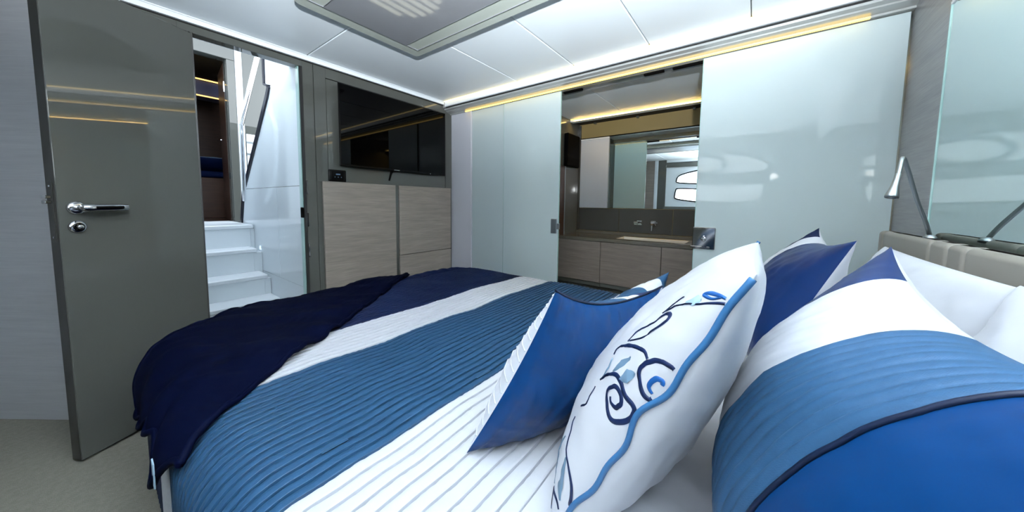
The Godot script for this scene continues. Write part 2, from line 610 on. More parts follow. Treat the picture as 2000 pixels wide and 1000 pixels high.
func _ready() -> void:
	# ---- camera, sky, light, exposure
	var cam := Camera3D.new()
	cam.name = "camera"
	cam.near = 0.02
	cam.far = 60.0
	cam.projection = Camera3D.PROJECTION_FRUSTUM
	cam.size = 0.02 * 1000.0 / 623.32
	cam.frustum_offset = Vector2(0, -0.02 * (500.0 - 444.44) / 623.32)
	var right := Vector3(0.605323, 0.011504, 0.795897)
	var up := Vector3(0.053997, 0.996999, -0.055478)
	cam.transform = Transform3D(Basis(right, up, right.cross(up)), Vector3(0, 1.105, 0))
	add_child(cam)
	cam.current = true

	var env := Environment.new()
	env.background_mode = Environment.BG_SKY
	var sky := ProceduralSkyMaterial.new()
	sky.sky_top_color = Color(0.92, 0.96, 1.0)
	sky.sky_horizon_color = Color(0.93, 0.97, 1.0)
	sky.ground_horizon_color = Color(0.86, 0.92, 0.97)
	sky.ground_bottom_color = Color(0.62, 0.72, 0.80)
	sky.energy_multiplier = 1.0
	env.sky = Sky.new()
	env.sky.sky_material = sky
	env.background_energy_multiplier = 7.0
	env.tonemap_mode = Environment.TONE_MAPPER_LINEAR
	env.tonemap_exposure = 1.1
	env.sdfgi_enabled = true
	env.ssao_enabled = true
	env.ssil_enabled = true
	var we := WorldEnvironment.new()
	we.name = "environment"
	we.environment = env
	add_child(we)

	# the photographer's flash, thrown against the ceiling (its lamp is built in flash())
	materials()
	flash()
	setting()
	hull()
	head_wall()
	glass_wall()
	bathroom()
	stairwell()
	television_wall()
	door()
	ceiling_hatch()
	bed()
	pillows()
	reading_lamp()
	small_things()

func area_light(called: String, at: Vector3, facing: Vector3, size: Vector2, c: Color, energy: float, long_axis: Vector3) -> void:
	var l := AreaLight3D.new()
	l.name = called
	l.area_size = size
	l.light_color = c
	l.light_energy = energy
	l.shadow_enabled = true
	l.area_range = 8.0
	var z := -facing.normalized()
	var x := long_axis.normalized()
	l.transform = Transform3D(Basis(x, z.cross(x), z), at)
	add_child(l)

func flash() -> void:
	var at := Vector3(-0.16, 1.40, 0.15)
	var aim := Vector3(0.30, 0.92, -0.24).normalized()
	var t := thing("flash_lamp", "photo flash head tilted to the ceiling on a thin black stand", "lamp", Vector3(-0.16, 0, 0.15))
	put("pole", tube([Vector3(-0.16, 0.02, 0.15), at - aim * 0.09], 0.008, 10), M.matt_black, t)
	put("foot", lathe(Vector3(-0.16, 0.0, 0.15), Vector3.UP, [[0, 0.0], [0, 0.12], [0.012, 0.115], [0.02, 0.02], [0.03, 0.0]], 24), M.matt_black, t)
	put("head", tube([at - aim * 0.10, at - aim * 0.02], 0.034, 20), M.matt_black, t)
	put("reflector", lathe(at, aim, [[-0.02, 0.034], [0.012, 0.040], [0.014, 0.037], [-0.002, 0.030]], 24), M.chrome, t)
	put("diffuser_dome", lathe(at, aim, [[0.010, 0.0], [0.012, 0.032], [0.035, 0.031], [0.052, 0.024], [0.062, 0.012], [0.065, 0.0]], 24), glow(Color(1, 0.98, 0.96), 12.0), t, "glowing white diffuser dome")
	var l := SpotLight3D.new()
	l.name = "flash_light"
	l.light_color = Color(0.955, 0.985, 1.0)
	l.light_energy = 30.0
	l.light_size = 0.03
	l.spot_angle = 74.0
	l.spot_angle_attenuation = 1.0
	l.spot_range = 12.0
	l.spot_attenuation = 2.0
	l.shadow_enabled = true
	l.transform = Transform3D(Basis.looking_at(aim), at + aim * 0.035)
	add_child(l)

# ---------------------------------------------------------------- the room
func setting() -> void:
	struct_mesh("floor", box(-1.0, XG, -0.1, 0.0, -3.7, 0.7), M.carpet, "grey-beige looped carpet on the cabin floor")
	# ceiling: a slab with panels hung below it, thin joints between them
	var c := structure_root("ceiling", "glossy white ceiling panels with thin joints")
	put("slab", box(-1.0, XG + 0.1, CEIL + 0.022, CEIL + 0.12, ZT - 0.06, 0.7), M.ceiling_back, c)
	put("slab", box(-1.0, 0.30, CEIL + 0.022, CEIL + 0.12, -3.8, ZT - 0.06), M.ceiling_back, c)
	var xs := [XHULL, 0.911, 2.074]
	var zs := [ZT + 0.02, -1.535, -1.052, -0.557, -0.069, ZH]
	for i in 2:
		for j in 5:
			put("panel", box(xs[i] + 0.002, xs[i + 1] - 0.002, CEIL, CEIL + 0.022, zs[j] + 0.002, zs[j + 1] - 0.002, 0.004), M.ceiling, c)
	# pale veneer panel that runs off at a slant behind the open door
	var f := Facets.new()
	var A := Vector3(0.10, 0, -2.373)
	var dir := Vector3(-0.605, 0, -0.797)
	f.prism(PackedVector2Array([Vector2(0, 0), Vector2(1.45, 0), Vector2(1.45, 2.1), Vector2(0, 2.1)]), A, dir, Vector3.UP, Vector3(-0.797, 0, 0.605) * -0.04)
	struct_mesh("wall_angled", f.mesh(), M.pale_wood, "pale grey wood-grain panel behind the open door")

func hull() -> void:
	# hull side behind the camera: a grey frame round a white liner with two long window lights
	var w := CSGBox3D.new()
	w.name = "wall_left"
	w.size = Vector3(0.10, 2.3, 4.3)
	w.position = Vector3(XHULL - 0.05, 1.05, -1.5)
	w.material = M.white
	w.set_meta("kind", "structure")
	w.set_meta("label", "white hull side with two long tapered windows")
	add_child(w)
	var upper := [Vector2(-1.36, 1.60), Vector2(-1.33, 1.70), Vector2(-1.2, 1.76), Vector2(-0.9, 1.82), Vector2(-0.5, 1.82), Vector2(-0.1, 1.74), Vector2(0.07, 1.66), Vector2(0.10, 1.62), Vector2(0.07, 1.55), Vector2(-0.3, 1.52), Vector2(-0.9, 1.54), Vector2(-1.3, 1.57)]
	var lower := [Vector2(-1.38, 1.27), Vector2(-1.36, 1.42), Vector2(-1.3, 1.45), Vector2(-0.9, 1.43), Vector2(-0.4, 1.39), Vector2(0.03, 1.385), Vector2(0.07, 1.36), Vector2(0.05, 1.20), Vector2(-0.02, 1.165), Vector2(-0.5, 1.15), Vector2(-1.0, 1.18), Vector2(-1.33, 1.23)]
	var n := 0
	for shape in [upper, lower]:
		n += 1
		var hole := CSGPolygon3D.new()
		var poly := PackedVector2Array()
		for q in shape:
			poly.append(Vector2(q.x, q.y))
		hole.polygon = poly
		hole.depth = 0.4
		hole.operation = CSGShape3D.OPERATION_SUBTRACTION
		# polygon x -> world z, polygon y -> world y, depth along world x
		hole.transform = Transform3D(Basis(Vector3(0, 0, 1), Vector3(0, 1, 0), Vector3(-1, 0, 0)), Vector3(-0.2, -1.05, 1.5))
		hole.material = M.white
		w.add_child(hole)
		hole.name = "opening"
		var win := structure_root("window_%d" % n, "long tapered hull window with a black rim, %s one" % ["upper", "lower"][n - 1])
		var f := Facets.new()
		f.prism(poly, Vector3(XHULL - 0.07, 0, 0), Vector3(0, 0, 1), Vector3.UP, Vector3(-0.006, 0, 0))
		put("pane", f.mesh(), M.glass, win)
		var ring := []
		for k in poly.size() + 1:
			var q := poly[k % poly.size()]
			ring.append(Vector3(XHULL + 0.004, q.y, q.x))
		put("rim", tube(smooth_path(ring, 3), 0.011, 8, false), M.matt_black, win)
	var fr := structure_root("trim_1", "grey frame round the window liner")
	put("upright", box(XHULL, XHULL + 0.03, 0.0, CEIL, -1.72, -1.56), M.lacquer, fr)
	put("head_rail", box(XHULL, XHULL + 0.03, 1.90, 1.985, -1.56, 0.45), M.lacquer, fr)
	put("bottom_rail", box(XHULL, XHULL + 0.03, 0.0, 1.07, -1.56, 0.45), M.lacquer, fr)
	put("shadow_gap", box(XHULL, XHULL + 0.012, 1.985, 2.0, -1.56, 0.45), M.dark_gap, fr)
	put("white_post", box(XHULL, XHULL + 0.035, 0.0, CEIL, -1.79, -1.72), M.white, fr)
	put("veneer_post", box(XHULL, XHULL + 0.03, 0.0, CEIL, -2.2, -1.79), M.wood, fr)
	# oval opening port set in the upper window
	var p := thing("porthole", "white oval opening port in the upper hull window", "porthole", Vector3(XHULL - 0.03, 1.66, -0.60))
	var oval := []
	for k in 41:
		var a := TAU * k / 40.0
		oval.append(Vector3(XHULL - 0.035, 1.66 + 0.125 * sin(a), -0.60 + 0.25 * cos(a)))
	put("ring", tube(oval, 0.028, 10, false), M.white, p)
	var s := thing("smoke_detector", "small round white smoke detector on the ceiling", "smoke detector", Vector3(-0.14, CEIL, -0.27))
	put("base", lathe(Vector3(-0.14, CEIL, -0.27), Vector3.DOWN, [[0, 0.0], [0, 0.05], [0.012, 0.05], [0.014, 0.044]]), M.white, s)
	put("cap", lathe(Vector3(-0.14, CEIL, -0.27), Vector3.DOWN, [[0.014, 0.044], [0.02, 0.036], [0.034, 0.03], [0.038, 0.022], [0.038, 0.0]]), M.white, s)

func head_wall() -> void:
	struct_mesh("wall_front", box(-1.0, 3.6, -0.1, 2.2, ZH + 0.012, ZH + 0.12), M.white, "wall behind the headboard")
	struct_mesh("trim_2", box(1.826, XG + 0.02, 0.0, CEIL, ZH - 0.002, ZH + 0.012, 0.002), M.pilaster, "narrow grey wood-grain pilaster between the glass and the headboard mirror")
	struct_mesh("trim_3", box(-0.74, 1.826, 1.812, CEIL, ZH - 0.002, ZH + 0.012, 0.002), M.white, "white panel above the headboard mirror")
	var m := thing("headboard_mirror", "wide tinted wall mirror above the headboard", "mirror", Vector3(0.6, 0.3, ZH))
	put("glass", box(-0.7, 1.822, 0.3, 1.80, ZH, ZH + 0.008, 0.001), M.mirror, m)
	put("top_edge", box(-0.7, 1.822, 1.80, 1.81, ZH - 0.004, ZH + 0.008, 0.001), M.white, m, "thin white top edge")
	put("side_edge", box(1.822, 1.8255, 0.3, 1.81, ZH - 0.003, ZH + 0.008, 0.001), M.pane_edge, m, "polished glass edge")

func glass_wall() -> void:
	struct_mesh("wall_right", box(XG, XG + 0.03, 0.0, 1.955, ZT - 0.02, -2.152, 0.002), M.pale_panel, "narrow pale panel beside the television wall")
	# head of the glass wall: white trim with a light line, a dark joint, a brushed metal soffit with a second light line
	struct_mesh("trim_4", box(2.074, 2.094, 2.006, CEIL, ZT + 0.03, ZH, 0.003), M.white, "white trim under the ceiling light line")
	struct_mesh("trim_5", box(2.09, 2.12, 1.997, 2.006, ZT, ZH, 0.001), M.dark_gap, "dark joint under the white trim")
	struct_mesh("trim_6", box(2.094, XG + 0.12, 2.006, 2.11, ZT - 0.05, ZH + 0.01, 0.001), M.ceiling_back, "beam above the glass wall")
	var f := Facets.new()
	f.prism(PackedVector2Array([Vector2(2.094, 1.997), Vector2(2.094, 1.985), Vector2(2.118, 1.978), Vector2(2.121, 1.972), Vector2(2.165, 1.962), Vector2(2.165, 1.953), Vector2(2.30, 1.953), Vector2(2.30, 2.0), Vector2(2.12, 2.0)]), Vector3(0, 0, ZT), Vector3.RIGHT, Vector3.UP, Vector3(0, 0, ZH - ZT))
	struct_mesh("trim_7", f.mesh(), M.steel, "brushed metal soffit above the glass doors")
	var l1 := thing("led_strip", "warm white light line along the ceiling edge above the white trim", "light strip", Vector3(2.07, 2.052, -0.95))
	put("diffuser", box(2.066, 2.080, 2.047, 2.0545, ZT + 0.03, ZH, 0.001), M.led, l1)
	area_light("led_light", Vector3(2.065, 2.044, -0.95), Vector3(-0.5, -1, 0), Vector2(2.8, 0.012), Color(1.0, 0.86, 0.6), 0.04, Vector3(0, 0, 1))
	var l2 := thing("led_strip", "yellow light line under the metal soffit just above the glass doors", "light strip", Vector3(2.172, 1.958, -0.92))
	put("diffuser", box(2.158, 2.172, 1.950, 1.958, -2.206, 0.365, 0.001), M.led_low, l2)
	area_light("led_light", Vector3(2.160, 1.946, -0.92), Vector3(-0.4, -1, 0), Vector2(2.57, 0.012), Color(1.0, 0.82, 0.5), 0.04, Vector3(0, 0, 1))
	# panes
	var g := thing("glass_panel", "fixed frosted glass panel next to the pale corner panel", "glass panel", Vector3(XG + 0.014, 0.02, -1.95))
	put("pane", box(XG + 0.014, XG + 0.024, 0.02, 1.953, -2.150, -1.70, 0.001), M.frosted, g)
	var d1 := thing("sliding_door", "frosted glass sliding door with a dark square pull, left of the basin", "sliding door", Vector3(XG, 0.02, -1.48))
	put("pane", box(XG, XG + 0.010, 0.02, 1.949, -1.757, -1.211, 0.001), M.frosted, d1)
	put("edge", box(XG - 0.0005, XG + 0.0105, 0.02, 1.949, -1.211, -1.208, 0.0005), M.pane_edge, d1, "green polished glass edge")
	put("edge", box(XG - 0.0005, XG + 0.0105, 0.02, 1.949, -1.760, -1.757, 0.0005), M.pane_edge, d1, "green polished glass edge")
	var h1 := put("pull", box(XG - 0.008, XG + 0.018, 0.872, 0.985, -1.272, -1.222, 0.002), M.satin_steel, d1, "dark square metal pull plate")
	put("bolt", box(XG - 0.002, XG + 0.012, 0.905, 0.95, -1.224, -1.200, 0.002), M.satin_steel, h1)
	var d2 := thing("sliding_door", "wide frosted glass sliding door with a chrome lock plate, beside the bed pillows", "sliding door", Vector3(XG, 0.02, 0.1))
	put("pane", box(XG, XG + 0.010, 0.02, 1.949, -0.282, 0.49, 0.001), M.frosted, d2)
	put("edge", box(XG - 0.0005, XG + 0.0105, 0.02, 1.949, -0.285, -0.282, 0.0005), M.pane_edge, d2, "green polished glass edge")
	var h2 := put("lock_plate", box(XG - 0.010, XG + 0.020, 0.845, 0.975, -0.290, -0.175, 0.003), M.chrome, d2, "square chrome lock plate")
	put("thumb_turn", lathe(Vector3(XG - 0.010, 0.905, -0.232), Vector3(-1, 0, 0), [[0, 0.0], [0, 0.014], [0.012, 0.013], [0.02, 0.009], [0.022, 0.0]], 16), M.chrome, h2)
	put("thumb_tab", box(XG - 0.034, XG - 0.014, 0.888, 0.925, -0.2345, -0.2295, 0.001), M.chrome, h2)
	put("bolt", box(XG - 0.012, XG + 0.012, 0.852, 0.862, -0.30, -0.20, 0.002), M.chrome, h2)
	# runners and closers in the head of the opening
	struct_mesh("trim_8", box(XG + 0.012, XG + 0.05, 1.945, 1.953, -1.21, -0.285, 0.001), M.satin_steel, "sliding door track over the basin opening")
	for a in [[-1.20, -1.05, "dark track runner over the edge of the door with the square pull"], [-0.62, -0.50, "short dark track runner over the middle of the basin opening"], [-0.45, -0.29, "long dark track runner over the door with the chrome lock plate"]]:
		var r := thing("track_runner", a[2], "track runner", Vector3(XG + 0.03, 1.94, a[0]))
		put("body", box(XG + 0.018, XG + 0.042, 1.934, 1.945, a[0], a[1], 0.001), M.matt_black, r)

func bathroom() -> void:
	struct_mesh("floor_bathroom", box(XG, 3.6, -0.1, 0.0, -1.75, 0.6), M.tile, "dark bathroom floor")
	var c := structure_root("ceiling_bathroom", "white bathroom ceiling panels")
	put("slab", box(XG + 0.11, 3.6, 2.02, 2.12, -1.75, 0.6), M.ceiling_back, c)
	put("panel", box(XG + 0.10, 3.155, 2.0, 2.02, -1.63, -1.083, 0.003), M.ceiling, c)
	put("panel", box(XG + 0.10, 3.155, 2.0, 2.02, -1.079, -0.20, 0.003), M.ceiling, c)
	put("panel", box(XG + 0.10, 3.155, 2.0, 2.02, -0.196, 0.5, 0.003), M.ceiling, c)
	struct_mesh("wall_bathroom", box(XM, XM + 0.1, 0.0, 2.1, -1.75, 0.6), M.bath_taupe, "taupe wall over the basin")
	struct_mesh("wall_bathroom_side", box(XG + 0.045, XM, 0.0, 2.1, -2.50, -1.63), M.lacquer, "dark glossy side wall of the bathroom")
	struct_mesh("trim_9", box(3.155, 3.225, 1.975, 2.02, -1.63, 0.5, 0.003), M.white, "white trim under the bathroom light line")
	struct_mesh("trim_10", box(3.225, 3.40, 1.99, 2.02, -1.63, 0.5, 0.002), M.dark_gap, "dark air slot over the basin")
	for a in [[-1.45, "metal bracket in the air slot above the white-fronted cupboard"], [-1.0, "metal bracket in the air slot above the chrome spout"], [-0.5, "metal bracket in the air slot beside the wide glass door"]]:
		var z: float = a[0]
		var b := thing("slot_bracket", a[1], "bracket", Vector3(3.38, 1.98, z))
		put("body", box(3.36, 3.40, 1.974, 1.99, z, z + 0.02, 0.001), M.satin_steel, b)
	var l := thing("led_strip", "golden light line across the bathroom ceiling", "light strip", Vector3(3.15, 1.99, -0.55))
	put("diffuser", box(3.144, 3.154, 1.992, 1.9995, -1.62, 0.45, 0.001), M.led_bath, l)
	area_light("led_light", Vector3(3.146, 1.986, -0.58), Vector3(0.3, -1, 0), Vector2(2.0, 0.012), Color(1.0, 0.80, 0.42), 0.5, Vector3(0, 0, 1))
	# basin cabinet
	var zs := [-1.63, -1.160, -0.618, -0.08, 0.45]
	for k in 4:
		var cab := thing("vanity_cabinet", ["grey wood vanity cabinet against the bathroom side wall", "widest grey wood vanity cabinet under the basin", "grey wood vanity cabinet right of the basin cabinet", "grey wood vanity cabinet behind the closed glass door"][k], "cabinet", Vector3(2.95, 0.3, zs[k]), "vanity cabinets")
		put("body", box(2.95, XM, 0.30, 0.655 if k == 1 or k == 2 else 0.745, zs[k] + 0.001, zs[k + 1] - 0.001, 0.002), M.lacquer, cab)
		put("door", box(2.932, 2.95, 0.345, 0.742, zs[k] + 0.002, zs[k + 1] - 0.002, 0.002), M.bath_wood, cab)
	struct_mesh("baseboard_bathroom", box(3.0, XM, 0.0, 0.30, -1.63, 0.45, 0.002), M.lacquer, "grey recessed plinth under the vanity")
	var t := thing("countertop", "taupe stone countertop cut out for the basin", "countertop", Vector3(2.925, 0.745, -1.1))
	put("front_slab", box(2.925, 3.02, 0.746, 0.779, -1.63, 0.45, 0.003), M.counter, t)
	put("back_slab", box(3.30, XM, 0.746, 0.779, -1.63, 0.45, 0.003), M.counter, t)
	put("side_slab", box(3.02, 3.30, 0.746, 0.779, -1.63, -1.06, 0.003), M.counter, t)
	put("side_slab", box(3.02, 3.30, 0.746, 0.779, -0.46, 0.45, 0.003), M.counter, t)
	put("upstand", box(3.36, XM, 0.779, 0.809, -1.63, 0.45, 0.002), M.counter, t)
	var s := thing("wash_basin", "white rectangular undermount basin in the vanity top", "basin", Vector3(3.16, 0.66, -0.76))
	put("bottom", box(3.03, 3.29, 0.66, 0.675, -1.05, -0.47, 0.004), M.basin, s)
	put("side", box(3.021, 3.03, 0.66, 0.775, -1.06, -0.46, 0.002), M.basin, s)
	put("side", box(3.29, 3.299, 0.66, 0.775, -1.06, -0.46, 0.002), M.basin, s)
	put("side", box(3.03, 3.29, 0.66, 0.775, -1.06, -1.05, 0.002), M.basin, s)
	put("side", box(3.03, 3.29, 0.66, 0.775, -0.47, -0.46, 0.002), M.basin, s)
	put("drain", lathe(Vector3(3.16, 0.675, -0.76), Vector3.UP, [[0, 0.025], [0.003, 0.024], [0.003, 0.0]], 16), M.chrome, s)
	var b := structure_root("wall_splashback", "dark glossy splashback panels over the vanity")
	var tz := [-1.605, -1.147, -0.626, -0.1, 0.45]
	for k in 4:
		put("panel", box(XM - 0.014, XM, 0.811, 1.058, tz[k] + 0.002, tz[k + 1] - 0.002, 0.002), M.tile, b)
	put("side_panel", box(XM - 0.02, XM, 0.81, 1.98, -1.63, -1.607, 0.002), M.tile, b)
	# taps
	for k in 2:
		var z: float = [-0.935, -0.80][k]
		var tap := thing("wall_tap", ["chrome wall spout with a square block body over the basin", "chrome mixer lever beside the spout over the basin"][k], "tap", Vector3(3.386, 0.92, z))
		put("rose", box(3.378, 3.386, 0.895, 0.945, z - 0.025, z + 0.025, 0.002), M.chrome, tap)
		if k == 0:
			put("spout", box(3.25, 3.378, 0.918, 0.934, z - 0.020, z + 0.020, 0.003), M.chrome, tap)
			put("outlet", box(3.25, 3.275, 0.905, 0.918, z - 0.014, z + 0.014, 0.002), M.chrome, tap)
		else:
			put("barrel", tube([Vector3(3.378, 0.92, z), Vector3(3.32, 0.92, z)], 0.019, 16), M.chrome, tap)
			put("lever", box(3.322, 3.338, 0.845, 0.925, z - 0.006, z + 0.006, 0.002), M.chrome, tap)
			put("cross_bar", box(3.318, 3.334, 0.918, 0.938, z - 0.012, z + 0.05, 0.002), M.chrome, tap)
	# mirror and the frosted cupboard beside it
	var m := thing("bathroom_mirror", "long bathroom mirror over the basin reflecting the hull windows", "mirror", Vector3(XM, 1.063, -0.5))
	put("glass", box(XM - 0.012, XM - 0.002, 1.063, 1.826, -1.272, 0.45, 0.001), M.bath_mirror, m)
	put("edge", box(XM - 0.016, XM - 0.002, 1.063, 1.826, -1.276, -1.272, 0.001), M.satin_steel, m)
	put("top_rail", box(XM - 0.020, XM - 0.002, 1.826, 1.834, -1.605, 0.45, 0.001), M.matt_black, m)
	var q := thing("bathroom_cupboard", "narrow white-fronted cupboard left of the bathroom mirror", "cupboard", Vector3(XM, 1.063, -1.44))
	put("front", box(XM - 0.020, XM - 0.002, 1.063, 1.812, -1.603, -1.278, 0.002), M.cupboard_front, q)
	put("top_strip", box(XM - 0.020, XM - 0.002, 1.813, 1.825, -1.603, -1.278, 0.001), M.white, q)
	# dark hanging monitor and brown side panels
	var k2 := thing("wall_monitor", "black box-shaped monitor on the bathroom side wall", "monitor", Vector3(3.2, 1.5, -1.60))
	put("case", pad(Vector3(3.02, 1.50, -1.625), Vector3(3.30, 1.84, -1.575), 0.012, 4), M.matt_black, k2)
	put("bracket", box(3.12, 3.20, 1.62, 1.72, -1.632, -1.62, 0.002), M.matt_black, k2)
	struct_mesh("trim_11", box(2.75, 3.05, 0.78, 1.5, -1.630, -1.622, 0.002), M.dark_wood, "dark brown panel on the bathroom side wall")
	struct_mesh("trim_12", box(3.05, 3.065, 0.78, 1.5, -1.630, -1.618, 0.002), M.satin_steel, "metal strip on the bathroom side wall")

func stairwell() -> void:
	# side wall: glossy white panels cut on the rake, edged in dark blue
	var w := structure_root("wall_stair", "glossy white panelled wall beside the stairs, cut on a slant")
	var pz := [[-2.49, 0.0], [-2.49, 0.496], [-3.97, 0.496], [-3.97, 0.0]]
	var shapes := [
		[[-2.46, 0.0], [-2.46, 0.496], [-3.92, 0.496], [-3.92, 0.0]],
		[[-2.46, 0.500], [-2.46, 1.205], [-2.95, 1.205], [-2.95, 0.500]],
		[[-2.954, 0.500], [-2.954, 1.205], [-3.80, 1.205], [-3.91, 0.887], [-3.92, 0.500]],
		[[-2.46, 1.209], [-2.46, 2.30], [-3.09, 2.30], [-3.10, 2.01], [-2.99, 1.98], [-3.03, 1.935], [-3.795, 1.209]],
	]
	for sh in shapes:
		var f := Facets.new()
		var poly := PackedVector2Array()
		for q in sh:
			poly.append(Vector2(q[0], q[1]))
		f.prism(poly, Vector3(0.875, 0, 0), Vector3(0, 0, 1), Vector3.UP, Vector3(0.03, 0, 0))
		put("panel", f.mesh(), M.stair, w)
	var t := thing("stair_edge_trim", "dark blue edging that follows the slanted stair wall", "edging", Vector3(0.89, 0.887, -3.9))
	var navy := mat(Color(0.05, 0.06, 0.12), 0.3)
	var line := [[-3.115, 2.30], [-3.115, 2.01], [-3.01, 1.975], [-3.05, 1.92], [-3.815, 1.19], [-3.935, 0.887], [-3.94, 0.7]]
	for k in line.size() - 1:
		var a := Vector2(line[k][0], line[k][1])
		var b := Vector2(line[k + 1][0], line[k + 1][1])
		var n := (b - a).normalized().orthogonal() * (0.022 if k > 1 else 0.008)
		var f := Facets.new()
		f.prism(PackedVector2Array([a - n, b - n, b + n, a + n]), Vector3(0.862, 0, 0), Vector3(0, 0, 1), Vector3.UP, Vector3(0.055, 0, 0))
		put("bar", f.mesh(), navy, t)
	# steps
	var st := thing("staircase", "white glossy companionway stairs behind the door", "stairs", Vector3(0.62, 0, -3.0))
	var ys := [0.335, 0.498, 0.695, 0.888]
	var zs := [-2.96, -3.16, -3.36, -3.55, -4.35]
	var xr := [0.872, 0.85, 0.835, 0.865]
	for k in 4:
		var y: float = ys[k]
		var riser := put("riser", box(0.375, xr[k] - 0.02, 0.0 if k == 0 else ys[k - 1] - 0.002, y - 0.034, zs[k] - 0.03, zs[k] - 0.012, 0.002), M.stair, st)
		riser.set_meta("label", "white riser")
		put("tread", box(0.375, xr[k], y - 0.034, y, zs[k + 1] - 0.02, zs[k], 0.006), M.white, st)
		put("side_plinth", box(xr[k] - 0.02, 0.874, 0.0, y - 0.036, zs[k + 1], zs[k] - 0.02, 0.002), M.stair, st)
	struct_mesh("wall_stair_left", box(0.30, 0.372, 0.0, 2.3, -4.3, -2.46), M.stair, "white wall on the other side of the stairs")
	struct_mesh("trim_13", box(0.372, 0.875, 2.02, 2.10, -2.60, -2.46, 0.003), M.white, "white ceiling trim at the foot of the stairs")
	# rail in front of the lobby
	var r := thing("handrail", "flat polished metal handrail rising beside the stairs", "handrail", Vector3(0.8, 1.3, -3.3))
	put("bar", tube([Vector3(0.900, 2.33, -3.30), Vector3(0.757, 1.70, -3.30)], 0.019, 4), M.chrome, r)
	put("bar", tube([Vector3(0.757, 1.70, -3.30), Vector3(0.765, 1.31, -3.34), Vector3(0.80, 1.10, -3.5)], 0.014, 8), M.chrome, r)
	# lobby and the dark cabin beyond it
	struct_mesh("wall_lobby", box(0.865, 2.2, 0.7, 2.9, -4.28, -4.20), M.lacquer, "grey lobby wall at the head of the stairs")
	struct_mesh("trim_14", box(0.868, 0.93, 0.888, 2.47, -4.20, -4.17, 0.003), M.lacquer, "grey door frame of the far cabin")
	struct_mesh("trim_15", box(0.372, 0.93, 2.47, 2.62, -4.28, -4.17, 0.003), M.lacquer, "grey head of the far cabin doorway")
	struct_mesh("trim_16", box(0.935, 0.99, 0.888, 2.62, -4.20, -4.185, 0.002), M.white, "white strip beside the far cabin doorway")
	var lw := thing("lobby_window", "bright narrow window with slats beyond the handrail", "window", Vector3(0.95, 1.3, -4.19))
	put("pane", box(1.00, 1.09, 1.25, 1.78, -4.199, -4.19, 0.001), M.white, lw)
	for k in 4:
		put("slat", box(1.00, 1.09, 1.33 + 0.12 * k, 1.345 + 0.12 * k, -4.19, -4.18, 0.001), M.satin_steel, lw)
	var dark := structure_root("wall_far_cabin", "dark wood lining of the far cabin")
	put("back", box(-0.2, 2.2, 0.8, 2.9, -6.1, -6.0), M.dark_wood, dark)
	put("side", box(0.2, 0.3, 0.8, 2.9, -6.0, -4.30), M.dark_wood, dark)
	put("side", box(1.7, 1.8, 0.8, 2.9, -6.0, -4.28), M.dark_wood, dark)
	put("floor", box(0.2, 1.8, 0.80, 0.885, -6.0, -4.30), M.dark_wood, dark)
	put("lid", box(0.2, 1.8, 2.75, 2.85, -6.0, -4.28), M.lacquer, dark)
	struct_mesh("ceiling_lobby_shade", box(0.2, 2.2, 2.86, 2.94, -4.32, -3.72, 0.002), M.ceiling, "unseen slab added over the landing to shade the far cabin")  # out of view; added to keep sky light off the far cabin
	var fd := thing("far_door", "brown wood door standing open in the far cabin", "door", Vector3(0.86, 0.89, -4.3))
	var f2 := Facets.new()
	f2.prism(PackedVector2Array([Vector2(0, 0.89), Vector2(0.48, 0.89), Vector2(0.48, 2.46), Vector2(0, 2.46)]), Vector3(0.865, 0, -4.29), Vector3(0.10, 0, -0.995), Vector3.UP, Vector3(0.035, 0, 0.004))
	put("leaf", f2.mesh(), M.dark_wood, fd)
	put("handle", tube([Vector3(0.852, 1.72, -4.42), Vector3(0.835, 1.72, -4.42), Vector3(0.842, 1.72, -4.52)], 0.008, 8), M.chrome, fd)
	put("hinge", tube([Vector3(0.866, 2.18, -4.29), Vector3(0.866, 2.28, -4.29)], 0.009, 8), M.chrome, fd)
	for k in 2:
		var l := thing("led_strip", ["upper warm light line in the dark far cabin", "lower warm light line in the dark far cabin"][k], "light strip", Vector3(0.9, [2.52, 2.33][k], -5.3))
		put("diffuser", box(0.45, 1.05, [2.52, 2.33][k], [2.532, 2.342][k], -5.32, -5.30, 0.001), M.led_dim, l)
		if k == 0:
			put("shelf", box(0.3, 1.7, 2.345, 2.515, -5.6, -5.33, 0.002), mat(Color(0.30, 0.31, 0.42), 0.3), l, "blue-grey shelf front")
	var bd := thing("far_bed", "low bunk with a dark wood front in the far cabin", "bed", Vector3(0.9, 0.9, -5.4))
	put("base", box(0.32, 1.4, 0.886, 1.36, -5.9, -5.1, 0.004), M.dark_wood, bd)
	put("mattress", pad(Vector3(0.34, 1.362, -5.88), Vector3(1.38, 1.44, -5.12), 0.03, 4), M.navy_cotton, bd)
	var cs := cushion(Vector3(0.93, 1.52, -5.3), Vector3(1, 0, 0.1), Vector3(0, 0.5, 0.8), 0.2, 0.16, 0.07, {"seed": 20})
	var pw := thing("far_pillow", "blue-grey pillow on the bunk in the far cabin", "pillow", cs.c)
	put("front", cushion_face(cs, -1, 1, 1, 14, 12), M.thread_grey, pw)
	put("back", cushion_face(cs, -1, 1, -1, 14, 12), M.navy_cotton, pw)

